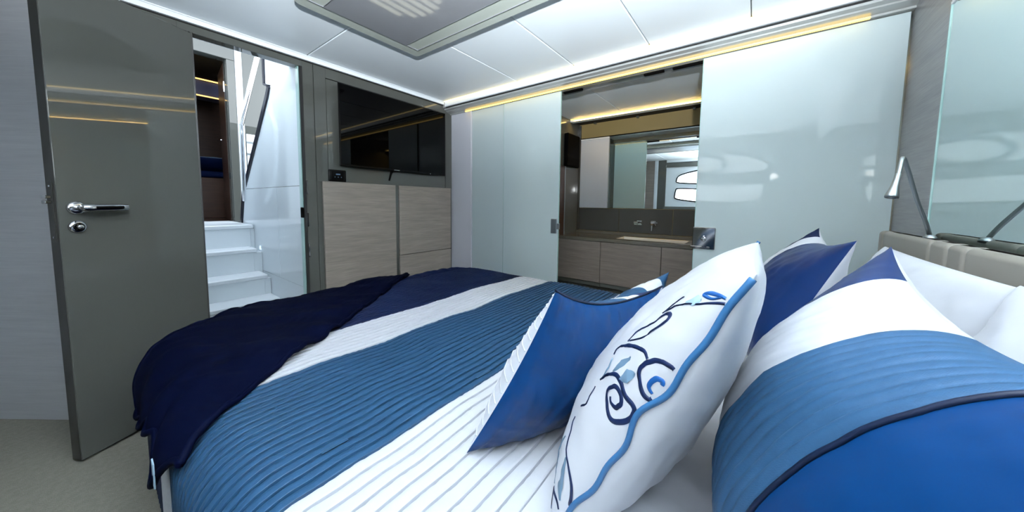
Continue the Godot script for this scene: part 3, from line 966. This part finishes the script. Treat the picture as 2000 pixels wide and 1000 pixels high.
func television_wall() -> void:
	var w := structure_root("wall_back", "dark grey lacquered television wall")
	put("left_field", box(0.06, 0.315, 0.0, 2.10, ZT - 0.05, ZT, 0.001), M.lacquer, w)
	put("head", box(0.315, 0.885, 1.984, 2.10, ZT - 0.05, ZT, 0.001), M.lacquer, w)
	put("jamb", box(0.885, 0.950, 0.0, 2.10, ZT - 0.05, ZT, 0.001), M.lacquer, w)
	put("field", box(0.953, 2.20, 0.0, 1.24, ZT - 0.05, ZT - 0.004, 0.001), M.lacquer, w)
	put("field", box(0.953, 1.029, 1.24, 2.10, ZT - 0.05, ZT, 0.001), M.lacquer, w)
	put("field", box(1.029, 2.20, 1.955, 2.10, ZT - 0.05, ZT, 0.001), M.lacquer, w)
	put("television_panel", box(1.032, 2.105, 1.24, 1.952, ZT - 0.05, ZT - 0.004, 0.002), M.lacquer, w)
	put("field", box(2.108, 2.20, 1.24, 1.955, ZT - 0.05, ZT, 0.001), M.lacquer, w)
	# frame of the door opening
	var fr := structure_root("trim_17", "dark frame round the stair doorway")
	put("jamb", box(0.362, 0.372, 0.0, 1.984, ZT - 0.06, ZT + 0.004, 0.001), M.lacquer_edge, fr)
	put("jamb", box(0.869, 0.885, 0.0, 1.984, ZT - 0.06, ZT + 0.004, 0.001), M.dark_gap, fr)
	put("head", box(0.373, 0.868, 1.980, 1.984, ZT - 0.06, ZT + 0.004, 0.001), M.lacquer, fr)
	put("seal", box(0.862, 0.869, 0.0, 1.984, ZT - 0.05, ZT - 0.01, 0.001), M.pane_edge, fr)
	for y in [0.72, 0.93, 1.15]:
		put("strike_plate", box(0.886, 0.894, y, y + 0.09, ZT - 0.004, ZT + 0.003, 0.001), M.chrome, fr)
	put("keep", box(0.855, 0.866, 0.99, 1.06, ZT - 0.03, ZT + 0.002, 0.003), M.matt_black, fr)
	var tr := structure_root("trim_18", "white cornice along the television wall")
	put("face", box(0.0, 2.074, 2.026, CEIL, ZT + 0.001, ZT + 0.02, 0.001), M.white, tr)
	put("bead", tube([Vector3(0.0, CEIL - 0.002, ZT + 0.024), Vector3(2.074, CEIL - 0.002, ZT + 0.024)], 0.004, 8), M.white, tr)
	put("joint", box(0.0, 2.09, 2.020, 2.026, ZT, ZT + 0.008, 0.0005), M.dark_gap, tr)
	put("corner_piece", box(2.074, 2.10, 2.0, CEIL, ZT, ZT + 0.03, 0.003), M.steel, tr)
	# cupboards under the television
	var c1 := thing("cupboard", "tall pale wood cupboard beside the stair doorway", "cupboard", Vector3(1.26, 0.1, ZT))
	put("door", box(0.983, 1.549, 0.10, 1.242, ZT + 0.0005, ZT + 0.018, 0.002), M.wood, c1)
	put("plinth", box(0.983, 1.549, 0.0, 0.098, ZT + 0.0005, ZT + 0.006, 0.002), M.lacquer, c1)
	var c2 := thing("cupboard", "pale wood cupboard with a drawer in the corner under the television", "cupboard", Vector3(1.87, 0.1, ZT))
	put("door", box(1.583, 2.157, 0.649, 1.242, ZT + 0.0005, ZT + 0.018, 0.002), M.wood, c2)
	put("drawer", box(1.583, 2.157, 0.10, 0.645, ZT + 0.0005, ZT + 0.018, 0.002), M.wood, c2)
	struct_mesh("trim_19", box(1.552, 1.580, 0.0, 1.242, ZT - 0.004, ZT + 0.006, 0.001), M.lacquer, "dark strip between the two cupboards")
	# television
	var t := thing("television", "large black flat television on the grey wall", "television", Vector3(1.57, 1.36, ZT + 0.03))
	put("body", box(1.10, 2.052, 1.365, 1.930, ZT + 0.02, ZT + 0.046, 0.006), M.black, t)
	var bz := put("bezel", box(1.088, 2.06, 1.355, 1.936, ZT + 0.042, ZT + 0.054, 0.004), M.black, t)
	put("screen", box(1.097, 2.051, 1.372, 1.928, ZT + 0.0535, ZT + 0.056, 0.0005), M.screen, t)
	put("mount", box(1.4, 1.75, 1.5, 1.8, ZT - 0.004, ZT + 0.02, 0.002), M.matt_black, t)
	put("badge", box(1.515, 1.565, 1.360, 1.366, ZT + 0.054, ZT + 0.056, 0.0005), M.satin_steel, bz, "small silver badge under the screen")
	put("sensor", tube([Vector3(1.88, 1.3615, ZT + 0.052), Vector3(1.88, 1.3615, ZT + 0.057)], 0.004, 10), M.satin_steel, bz)
	put("latch", tube([Vector3(1.505, 1.36, ZT + 0.04), Vector3(1.492, 1.325, ZT + 0.04), Vector3(1.478, 1.275, ZT + 0.04)], [0.011, 0.009, 0.007], 8), M.matt_black, t, "short black strap hanging under the screen")
	# control panel
	var k := thing("control_panel", "small black control panel with a display beside the television", "control panel", Vector3(1.087, 1.286, ZT))
	put("plate", pad(Vector3(1.026, 1.246, ZT - 0.002), Vector3(1.148, 1.329, ZT + 0.014), 0.007, 4), M.black, k)
	var kf := put("face", box(1.050, 1.126, 1.258, 1.318, ZT + 0.0135, ZT + 0.0155, 0.001), M.screen, k)
	put("display", box(1.073, 1.103, 1.292, 1.301, ZT + 0.0155, ZT + 0.0162, 0.0002), M.thread_grey, kf, "small pale readout")
	for i in 3:
		put("key", box(1.064 + 0.022 * i, 1.069 + 0.022 * i, 1.274, 1.279, ZT + 0.0155, ZT + 0.0165, 0.0003), M.thread_grey, kf)

func door() -> void:
	var F := Vector3(-0.081, 0, -2.176)
	var D := Vector3(0.881, 0, -0.473)
	var N := Vector3(0.473, 0, 0.881)      # towards the room
	var d := thing("cabin_door", "tall glossy grey cabin door standing open with a chrome lever", "door", Vector3(0.373, 0.012, -2.42))
	var put_box := func(called: String, s0: float, s1: float, y0: float, y1: float, n0: float, n1: float, m: Material, parent: Node3D, e := 0.002) -> MeshInstance3D:
		var f := Facets.new()
		f.box(Vector3(s0, y0, n0), Vector3(s1, y1, n1), e)
		for i in f.p.size():
			f.p[i] = F + D * f.p[i].x + Vector3.UP * f.p[i].y + N * f.p[i].z
			f.n[i] = D * f.n[i].x + Vector3.UP * f.n[i].y + N * f.n[i].z
		return put(called, f.mesh(), m, parent)
	put_box.call("leaf", 0.0, 0.508, 0.012, 1.978, -0.048, 0.0, M.lacquer, d, 0.002)
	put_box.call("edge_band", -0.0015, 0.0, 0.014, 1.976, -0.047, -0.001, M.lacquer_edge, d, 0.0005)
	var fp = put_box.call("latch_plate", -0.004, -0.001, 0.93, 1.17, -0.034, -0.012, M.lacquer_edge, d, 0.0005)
	put_box.call("latch", -0.022, -0.003, 1.082, 1.094, -0.036, -0.014, M.chrome, fp, 0.002)
	put_box.call("latch", -0.022, -0.003, 1.102, 1.114, -0.036, -0.014, M.chrome, fp, 0.002)
	put_box.call("screw", -0.006, -0.003, 1.147, 1.154, -0.027, -0.020, M.chrome, fp, 0.001)
	put_box.call("screw", -0.006, -0.003, 0.945, 0.952, -0.027, -0.020, M.chrome, fp, 0.001)
	var at := func(s: float, y: float, n: float) -> Vector3: return F + D * s + Vector3.UP * y + N * n
	var h := put("handle", lathe(at.call(0.048, 1.065, 0.0), N, [[0, 0.0], [0, 0.027], [0.006, 0.026], [0.010, 0.020], [0.012, 0.010], [0.012, 0.0]], 28), M.chrome, d, "chrome lever handle on an oval rose")
	put("neck", tube([at.call(0.048, 1.065, 0.008), at.call(0.048, 1.065, 0.040), at.call(0.056, 1.065, 0.050)], 0.011, 12), M.chrome, h)
	put("lever", tube([at.call(0.040, 1.065, 0.050), at.call(0.07, 1.065, 0.052), at.call(0.13, 1.066, 0.052), at.call(0.172, 1.066, 0.050)], [0.0165, 0.0165, 0.016, 0.014], 14), M.chrome, h)
	put("inlay", tube([at.call(0.070, 1.066, 0.0612), at.call(0.12, 1.067, 0.0612), at.call(0.155, 1.067, 0.0590)], 0.0085, 10), M.black, h, "black insert along the lever")
	var l := put("lock", lathe(at.call(0.047, 0.988, 0.0), N, [[0, 0.0], [0, 0.026], [0.006, 0.025], [0.010, 0.018], [0.011, 0.0]], 28), M.chrome, d, "round chrome lock rose")
	put("lock_ring", lathe(at.call(0.047, 0.988, 0.010), N, [[0, 0.017], [0.003, 0.016], [0.003, 0.012]], 24), M.black, l)
	put("thumb_turn", lathe(at.call(0.047, 0.988, 0.010), N, [[0, 0.011], [0.012, 0.010], [0.014, 0.006], [0.014, 0.0]], 20), M.chrome, l)

func ceiling_hatch() -> void:
	var h := thing("ceiling_hatch", "grey padded hatch cover under the white ceiling", "hatch", Vector3(0.98, CEIL, -1.2))
	var f := Facets.new()
	var poly := PackedVector2Array()
	for q in [[1.273, -1.729, 0.0], [0.65, -1.70, 90.0], [0.65, -0.66, 180.0], [1.25, -0.66, 270.0]]:
		for k in 7:
			var a := deg_to_rad(q[2] + 15.0 * k)
			var r := 0.025 if q[2] < 10 else 0.05
			poly.append(Vector2(q[0] + cos(a) * r, q[1] - sin(a) * r))
	f.prism(poly, Vector3(0, CEIL - 0.036, 0), Vector3.RIGHT, Vector3(0, 0, 1), Vector3(0, 0.034, 0))
	put("frame_plate", f.mesh(), M.hatch_frame, h)
	var y0 := CEIL - 0.042
	put("cloth", sheet([PackedVector3Array([Vector3(0.713, y0, -1.672), Vector3(1.156, y0, -1.672)]), PackedVector3Array([Vector3(0.713, y0, -0.72), Vector3(1.156, y0, -0.72)])], true), M.hatch_cloth, h, "thin grey cloth panel with added glow strips showing through")
	put("rim", box(0.713, 1.156, y0 + 0.0004, CEIL - 0.034, -1.672, -1.664, 0.0005), M.hatch_leather, h)
	put("rim", box(1.148, 1.156, y0 + 0.0004, CEIL - 0.034, -1.664, -0.72, 0.0005), M.hatch_leather, h)
	var lamp := thing("added_hatch_glow", "added glowing strips that imitate a soft bright patch on the hatch cloth", "light", Vector3(0.885, CEIL - 0.037, -1.29))
	for k in 7:  # made-up emissive strips behind the cloth, imitating a soft bright blob
		var dz := (k - 3) * 0.046
		var half := sqrt(maxf(0.16 * 0.16 - dz * dz, 0.0))
		put("tube", box(0.885 - half, 0.885 + half, CEIL - 0.0375, CEIL - 0.0365, -1.29 + dz - 0.015, -1.29 + dz + 0.015, 0.0003), glow(Color(1.0, 1.0, 0.94), 7.0), lamp)
	put("border", pad(Vector3(1.157, y0, -1.672), Vector3(1.242, CEIL - 0.034, -0.72), 0.0025, 3), M.hatch_leather, h)
	put("border", pad(Vector3(0.640, y0, -1.672), Vector3(0.712, CEIL - 0.034, -0.72), 0.0025, 3), M.hatch_leather, h)

func bed() -> void:
	var b := thing("bed", "wide low double bed base with its mattress", "bed", Vector3(1.05, 0, -0.85))
	put("base", box(0.16, 1.94, 0.0, 0.26, -2.0, 0.38, 0.01), M.taupe_leather, b)
	put("mattress", pad(Vector3(0.19, 0.262, -1.99), Vector3(1.93, 0.535, 0.40), 0.09, 6), M.plain_white, b)
	var c := thing("bedspread", "pleated bedspread in navy, white and steel blue bands", "bedspread", Vector3(1.05, 0.56, -0.85))
	var s0: float = BED.z0 + BED.R - BED.R * PI / 2 - 0.32
	put("navy_band", plain_band(s0, -1.90, 0.025), M.navy_cotton, c, "plain navy border over the foot of the bed")
	pleats(c, "navy_pleats", "navy pleated band", -1.90, -1.375, 0.0263, M.navy_cotton, M.navy_fold)
	pleats(c, "white_pleats", "white pleated band", -1.375, -1.135, 0.0267, M.white_cotton, M.white_fold)
	pleats(c, "blue_pleats", "steel blue pleated band", -1.135, -0.635, 0.0263, M.steel_cotton, M.steel_fold)
	pleats(c, "wide_pleats", "white pleated band nearest the pillows", -0.635, -0.30, 0.0335, M.white_cotton, M.white_fold)
	put("white_field", plain_band(-0.30, 0.40, 0.02), M.plain_white, c, "plain white field under the pillows")
	for q in [[0.270, 0.327, -0.7195], [0.695, 0.757, -0.6675]]:
		var patch := []
		for j in 3:
			var row := PackedVector3Array()
			for i in 9:
				row.append(drape(lerpf(q[0], q[1], i / 8.0), q[2] + 0.005 * j + waves.get_noise_2d(lerpf(q[0], q[1], i / 8.0) * 2.1, q[2] * 2.1) * 0.010, 0.0035)[0])
			patch.append(row)
		put("satin_patch", sheet(patch), M.steel_fold, c, "small pale blue satin patch between two pleats")
	var t := thing("throw_blanket", "dark navy velvet throw draped over the foot corner of the bed", "blanket", Vector3(0.6, 0.57, -1.7))
	var top := []
	var under := []
	for j in 61:
		var r1 := PackedVector3Array()
		var r2 := PackedVector3Array()
		for i in 61:
			r1.append(throw_point(i / 60.0, j / 60.0, 0.020))
			r2.append(throw_point(i / 60.0, j / 60.0, 0.003))
		top.append(r1)
		under.append(r2)
	put("pile", sheet(top), M.velvet, t)
	put("backing", sheet(under), M.velvet, t)
	var hem := []
	for i in 121:
		hem.append(throw_point(1.0, i / 120.0, 0.020))
	put("hem", tube(hem, 0.0085, 10), M.velvet, t, "thick rolled near hem")
	var hem2 := []
	for i in 61:
		hem2.append(throw_point(i / 60.0, 1.0, 0.020))
	put("hem", tube(hem2, 0.0085, 10), M.velvet, t)
	var hem3 := []
	for i in 121:
		hem3.append(throw_point(0.0, i / 120.0, 0.020))
	put("hem", tube(hem3, 0.0085, 10), M.velvet, t)
	var f := Facets.new()
	f.box(Vector3(0.052, 0.44, -1.09), Vector3(0.055, 0.50, -1.06), 0.0005)
	put("care_tag", f.mesh(), M.thread_pale, t, "pale satin care tag")
	# headboard
	var h := thing("headboard", "taupe padded leather headboard with upright seams", "headboard", Vector3(0.9, 0.3, 0.44))
	var xs := [-0.2, 0.30, 0.86, 1.265, 1.355, 1.459, 1.88, 1.935]
	for k in xs.size() - 1:
		put("pad", pad(Vector3(xs[k] + 0.001, 0.30, 0.405), Vector3(xs[k + 1] - 0.001, 1.012, 0.455), 0.016, 5), M.taupe_leather, h)

func pillows() -> void:
	# two shams against the white pillows
	var lean := Vector3(0, 0.926, 0.378)
	var A := cushion(Vector3(0.65, 0.780, 0.130), Vector3(1, 0.045, 0), lean, 0.34, 0.25, 0.135, {"seed": 1, "Tb": 0.10, "sag": 0.038, "ribs": true, "nz": 0.005, "wr": 0.003})
	var p := thing("sham_pillow", "large sham with a broad steel blue pleated band, propped at the bed head", "pillow", A.c, "striped shams")
	put("navy_end", cushion_face(A, 0.52, 1.0, 1, 20, 40), M.deep_satin, p)
	put("white_band", cushion_face(A, -0.16, 0.52, 1, 30, 40), M.white_satin, p)
	put("blue_pleats", cushion_face(A, -0.66, -0.16, 1, 96, 48, 0.0185, 0.0065), M.steel_cotton, p)
	put("blue_end", cushion_face(A, -1.0, -0.66, 1, 24, 48), M.blue_satin, p)
	put("back", cushion_face(A, -1, 1, -1, 30, 30), M.plain_white, p, "plain white back")
	var seam := []
	for k in 41:
		seam.append(on_cushion(A, -0.66, lerpf(-0.97, 0.97, k / 40.0), 0.001))
	put("piping", tube(seam, 0.003, 8), M.seam_navy, p, "dark navy piping")
	var B := cushion(Vector3(1.535, 0.785, 0.125), Vector3(1, 0, 0), lean, 0.315, 0.25, 0.125, {"seed": 2, "Tb": 0.10, "sag": 0.03})
	p = thing("sham_pillow", "large navy sham with a white band at its far end, next to the glass door", "pillow", B.c, "striped shams")
	put("navy_pleats", cushion_face(B, 0.55, 1.0, 1, 60, 36, 0.018, 0.004), M.navy_cotton, p)
	put("white_pleats", cushion_face(B, 0.05, 0.55, 1, 70, 36, 0.02, 0.003), M.white_cotton, p)
	put("navy_end", cushion_face(B, -1.0, 0.05, 1, 36, 36), M.deep_satin, p)
	put("back", cushion_face(B, -1, 1, -1, 30, 30), M.plain_white, p, "plain white back")
	# white sleeping pillows behind
	for k in 2:
		var W := cushion(Vector3([1.31, 0.60][k], [0.76, 0.765][k], 0.32), Vector3(1, 0, 0), Vector3(0, 0.97, 0.22), 0.352, 0.215, 0.085, {"seed": 5 + k, "Tb": 0.06, "sag": 0.0, "ck": 0.02, "wr": 0.012, "e": 0.42})
		p = thing("white_pillow", ["plain white pillow behind the navy sham, against the headboard", "plain white pillow behind the pleated sham, against the headboard"][k], "pillow", W.c, "white sleeping pillows")
		put("front", cushion_face(W, -1, 1, 1, 40, 36), M.plain_white, p)
		put("back", cushion_face(W, -1, 1, -1, 30, 26), M.plain_white, p)
	# embroidered cushion
	var D := cushion(Vector3(0.725, 0.785, -0.112), Vector3(1, -0.03, 0.01), Vector3(0.03, 0.42, 0.215), 0.29, 0.265, 0.115, {"seed": 3, "Tb": 0.09, "ck": 0.04, "wr": 0.005, "wf": 8.0, "nz": 0.005, "e": 0.43, "low": 0.30})
	p = thing("embroidered_cushion", "white satin cushion embroidered with blue scrolls and edged with blue cord", "cushion", D.c)
	put("front", cushion_face(D, -1, 1, 1, 60, 60), M.white_satin, p)
	put("back", cushion_face(D, -1, 1, -1, 50, 50), M.white_satin, p)
	var ring := edge_line(D, Vector2(-1, 0.97), Vector2(-1, -1), 60, 0.002)
	for k in ring.size():
		var q := float(k) / 60.0
		ring[k] += D.N * (0.005 * sin(q * 15.0 + 0.8) + 0.004 * sin(q * 31.0)) * sin(PI * q)
	put("cord", tube(ring, 0.0042, 12), M.cord, p, "twisted steel blue cord")
	ring = edge_line(D, Vector2(-1, -1), Vector2(1, -1), 40, 0.004)
	put("cord", tube(ring, 0.0042, 12), M.cord, p)
	ring = edge_line(D, Vector2(1, -1), Vector2(1, 1), 40, 0.004)
	put("cord", tube(ring, 0.0042, 12), M.cord, p)
	embroidery(D, p)
	# small satin cushion and its twin
	var TL := Vector3(0.55, 0.932, -0.307)
	var TR := Vector3(0.93, 0.882, -0.194)
	var BL := Vector3(0.465, 0.575, -0.464)
	var E := cushion((TR + BL) / 2 + Vector3(0, -0.005, 0), TR - TL, TL - BL, 0.202, 0.205, 0.085, {"seed": 4, "ck": 0.07, "sag": 0.03, "skew": true, "T": 0.105, "Tb": 0.08, "wr": 0.008, "wf": 13.0, "gather": 0.0045})
	p = thing("satin_cushion", "small bright blue satin cushion with a white pleated front, in the middle of the bed", "cushion", E.c)
	put("satin_back", cushion_face(E, -1, 1, -1, 50, 44), M.blue_satin, p, "bright blue satin back")
	var wp := put("white_panel", cushion_face(E, -1, -0.45, 1, 20, 60), M.white_cotton, p)
	for k in 15:
		var v := -0.93 + 0.133 * k
		var cordline := []
		for i in 16:
			cordline.append(on_cushion(E, lerpf(-0.998, -0.46, i / 15.0), v + 0.05 * sin(i / 15.0 * PI), 0.0008))
		put("cording", tube(cordline, 0.0016, 6), M.white_fold, wp)
	put("blue_pleats", cushion_face(E, -0.45, 0.4, 1, 24, 40), M.steel_cotton, p)
	put("white_stripe", cushion_face(E, 0.4, 0.62, 1, 10, 40), M.white_cotton, p)
	put("navy_stripe", cushion_face(E, 0.62, 1, 1, 14, 40), M.deep_satin, p)
	put("piping", tube(edge_line(E, Vector2(-1, 1), Vector2(1, 1), 40, 0.002), 0.0028, 8), M.seam_navy, p)
	var gu := Vector3(0.951, 0.125, 0.283).normalized()
	var gv := Vector3(0.02, 0.36, 0.14).normalized()
	var G := cushion(Vector3(1.262, 0.862, -0.236) - gu * 0.2 - gv * 0.165, gu, gv, 0.20, 0.165, 0.08, {"seed": 8, "ck": 0.06, "sag": 0.02, "skew": true})
	p = thing("striped_cushion", "small steel blue cushion with white stripes behind the satin cushion", "cushion", G.c)
	for side in [1, -1]:
		put("blue_stripe", cushion_face(G, 0.72, 1, side, 12, 30), M.steel_cotton, p)
		put("white_stripe", cushion_face(G, 0.30, 0.72, side, 16, 30), M.white_cotton, p)
		put("blue_stripe", cushion_face(G, -0.25, 0.30, side, 16, 30), M.steel_cotton, p)
		put("white_stripe", cushion_face(G, -0.5, -0.25, side, 12, 30), M.white_cotton, p)
		put("navy_stripe", cushion_face(G, -1, -0.5, side, 12, 30), M.navy_cotton, p)

func embroidery(d: Dictionary, p: Node3D) -> void:
	var work := [
		["embroidered_scroll", M.thread_navy, [0.004, 0.006, 0.0065, 0.006, 0.0055, 0.006, 0.0035], [[-0.76, -0.098], [-0.808, 0.0], [-0.872, 0.078], [-0.93, 0.098], [-0.971, 0.078], [-0.992, 0.078], [-0.997, 0.039], [-0.994, -0.039], [-0.976, -0.098], [-0.937, -0.078], [-0.899, -0.039], [-0.915, 0.039], [-0.95, 0.059], [-0.971, 0.039], [-0.971, -0.02], [-0.944, -0.039], [-0.93, -0.02]]],
		["embroidered_scroll", M.thread_navy, [0.005, 0.006, 0.006, 0.005], [[-0.999, 0.4], [-0.994, 0.4], [-0.967, 0.364], [-0.95, 0.29], [-0.967, 0.214], [-0.99, 0.176], [-0.998, 0.176], [-0.999, 0.195]]],
		["embroidered_scroll", M.thread_blue, [0.005, 0.006, 0.004], [[-0.999, 0.29], [-0.998, 0.309], [-0.992, 0.29], [-0.992, 0.233], [-0.998, 0.214]]],
		["embroidered_scroll", M.thread_navy, [0.003, 0.0055, 0.004], [[-0.706, 0.078], [-0.692, 0.137], [-0.772, 0.233], [-0.89, 0.327], [-0.944, 0.327]]],
		["embroidered_leaf", M.thread_grey, [0.001, 0.009, 0.001], [[-0.831, 0.059], [-0.841, 0.137], [-0.862, 0.233]]],
		["embroidered_leaf", M.thread_grey, [0.001, 0.012, 0.001], [[-0.915, 0.098], [-0.93, 0.156], [-0.944, 0.214]]],
		["embroidered_scroll", M.thread_navy, [0.002, 0.004, 0.006, 0.004, 0.002], [[-0.734, 0.233], [-0.72, 0.327], [-0.76, 0.454], [-0.797, 0.555], [-0.831, 0.571], [-0.852, 0.539], [-0.841, 0.454], [-0.808, 0.346], [-0.747, 0.252]]],
		["embroidered_stem", M.thread_navy, [0.003, 0.0025, 0.002], [[-0.997, 0.82], [-0.971, 0.785], [-0.907, 0.72], [-0.82, 0.649], [-0.76, 0.555]]],
		["embroidered_scroll", M.thread_blue, [0.003, 0.005, 0.004, 0.002], [[-0.992, 0.841], [-0.961, 0.831], [-0.907, 0.808], [-0.899, 0.785], [-0.95, 0.797], [-0.98, 0.831]]],
		["embroidered_leaf", M.thread_pale, [0.002, 0.01, 0.002], [[-0.852, 0.692], [-0.89, 0.734], [-0.915, 0.76]]],
		["embroidered_stem", M.thread_navy, [0.001, 0.0025, 0.001], [[-0.734, 0.522], [-0.747, 0.603], [-0.785, 0.692]]],
		["embroidered_stem", M.thread_navy, [0.002, 0.003, 0.0045, 0.006], [[-0.785, -0.436], [-0.841, -0.505], [-0.899, -0.571], [-0.956, -0.587], [-0.99, -0.634], [-0.999, -0.734]]],
		["embroidered_leaf", M.thread_grey, [0.001, 0.006, 0.009, 0.004], [[-0.808, -0.587], [-0.772, -0.734], [-0.82, -0.797], [-0.881, -0.852]]],
		["embroidered_leaf", M.thread_grey, [0.002, 0.007, 0.008, 0.002], [[-0.923, -0.587], [-0.944, -0.664], [-0.961, -0.734], [-0.983, -0.785]]],
		["embroidered_scroll", M.thread_navy, [0.003, 0.006, 0.006, 0.003], [[-0.99, -0.831], [-0.967, -0.82], [-0.89, -0.872], [-0.899, -0.872], [-0.923, -0.899], [-0.944, -0.93]]],
		["embroidered_scroll", M.thread_blue, [0.005, 0.005, 0.003], [[-0.944, -0.93], [-0.923, -0.907], [-0.915, -0.89]]],
		["embroidered_scroll", M.thread_navy, [0.004, 0.003, 0.001], [[-0.797, -0.327], [-0.82, -0.271], [-0.808, -0.214], [-0.772, -0.156]]],
		["embroidered_stem", M.thread_grey, [0.001, 0.004, 0.001], [[-0.76, -0.098], [-0.772, 0.02], [-0.747, 0.078]]],
	]
	for q in work:
		put(q[0], stitched(d, q[3], q[2].map(func(w): return w * (1.3 if q[0] != "embroidered_leaf" else 1.9))), q[1], p)

func reading_lamp() -> void:
	var l := thing("reading_lamp", "slim satin metal gooseneck reading lamp rising from the headboard", "lamp", Vector3(1.605, 1.0, 0.447))
	put("base", lathe(Vector3(1.605, 1.004, 0.447), Vector3.UP, [[0, 0.0], [0, 0.016], [0.008, 0.015], [0.016, 0.009], [0.016, 0.0]], 20), M.satin_steel, l)
	var path := smooth_path([Vector3(1.605, 1.012, 0.447), Vector3(1.588, 1.06, 0.430), Vector3(1.56, 1.13, 0.40), Vector3(1.52, 1.22, 0.366), Vector3(1.503, 1.252, 0.352), Vector3(1.493, 1.252, 0.346), Vector3(1.482, 1.232, 0.342), Vector3(1.471, 1.205, 0.337)], 5)
	put("gooseneck", tube(path, 0.0055, 12), M.satin_steel, l)
	var a := Vector3(1.471, 1.207, 0.337)
	var b := Vector3(1.449, 1.128, 0.3215)
	var hd := put("head", lathe(a, b - a, [[0, 0.0], [0, 0.0065], [0.02, 0.0072], [0.042, 0.009], [0.060, 0.0125], [0.072, 0.0150], [0.077, 0.0146], [0.077, 0.011], [0.068, 0.009]], 24), M.satin_steel, l)
	put("lens", lathe(a, b - a, [[0.07, 0.0095], [0.072, 0.007], [0.073, 0.0]], 16), M.pane_edge, hd)

func small_things() -> void:
	pass
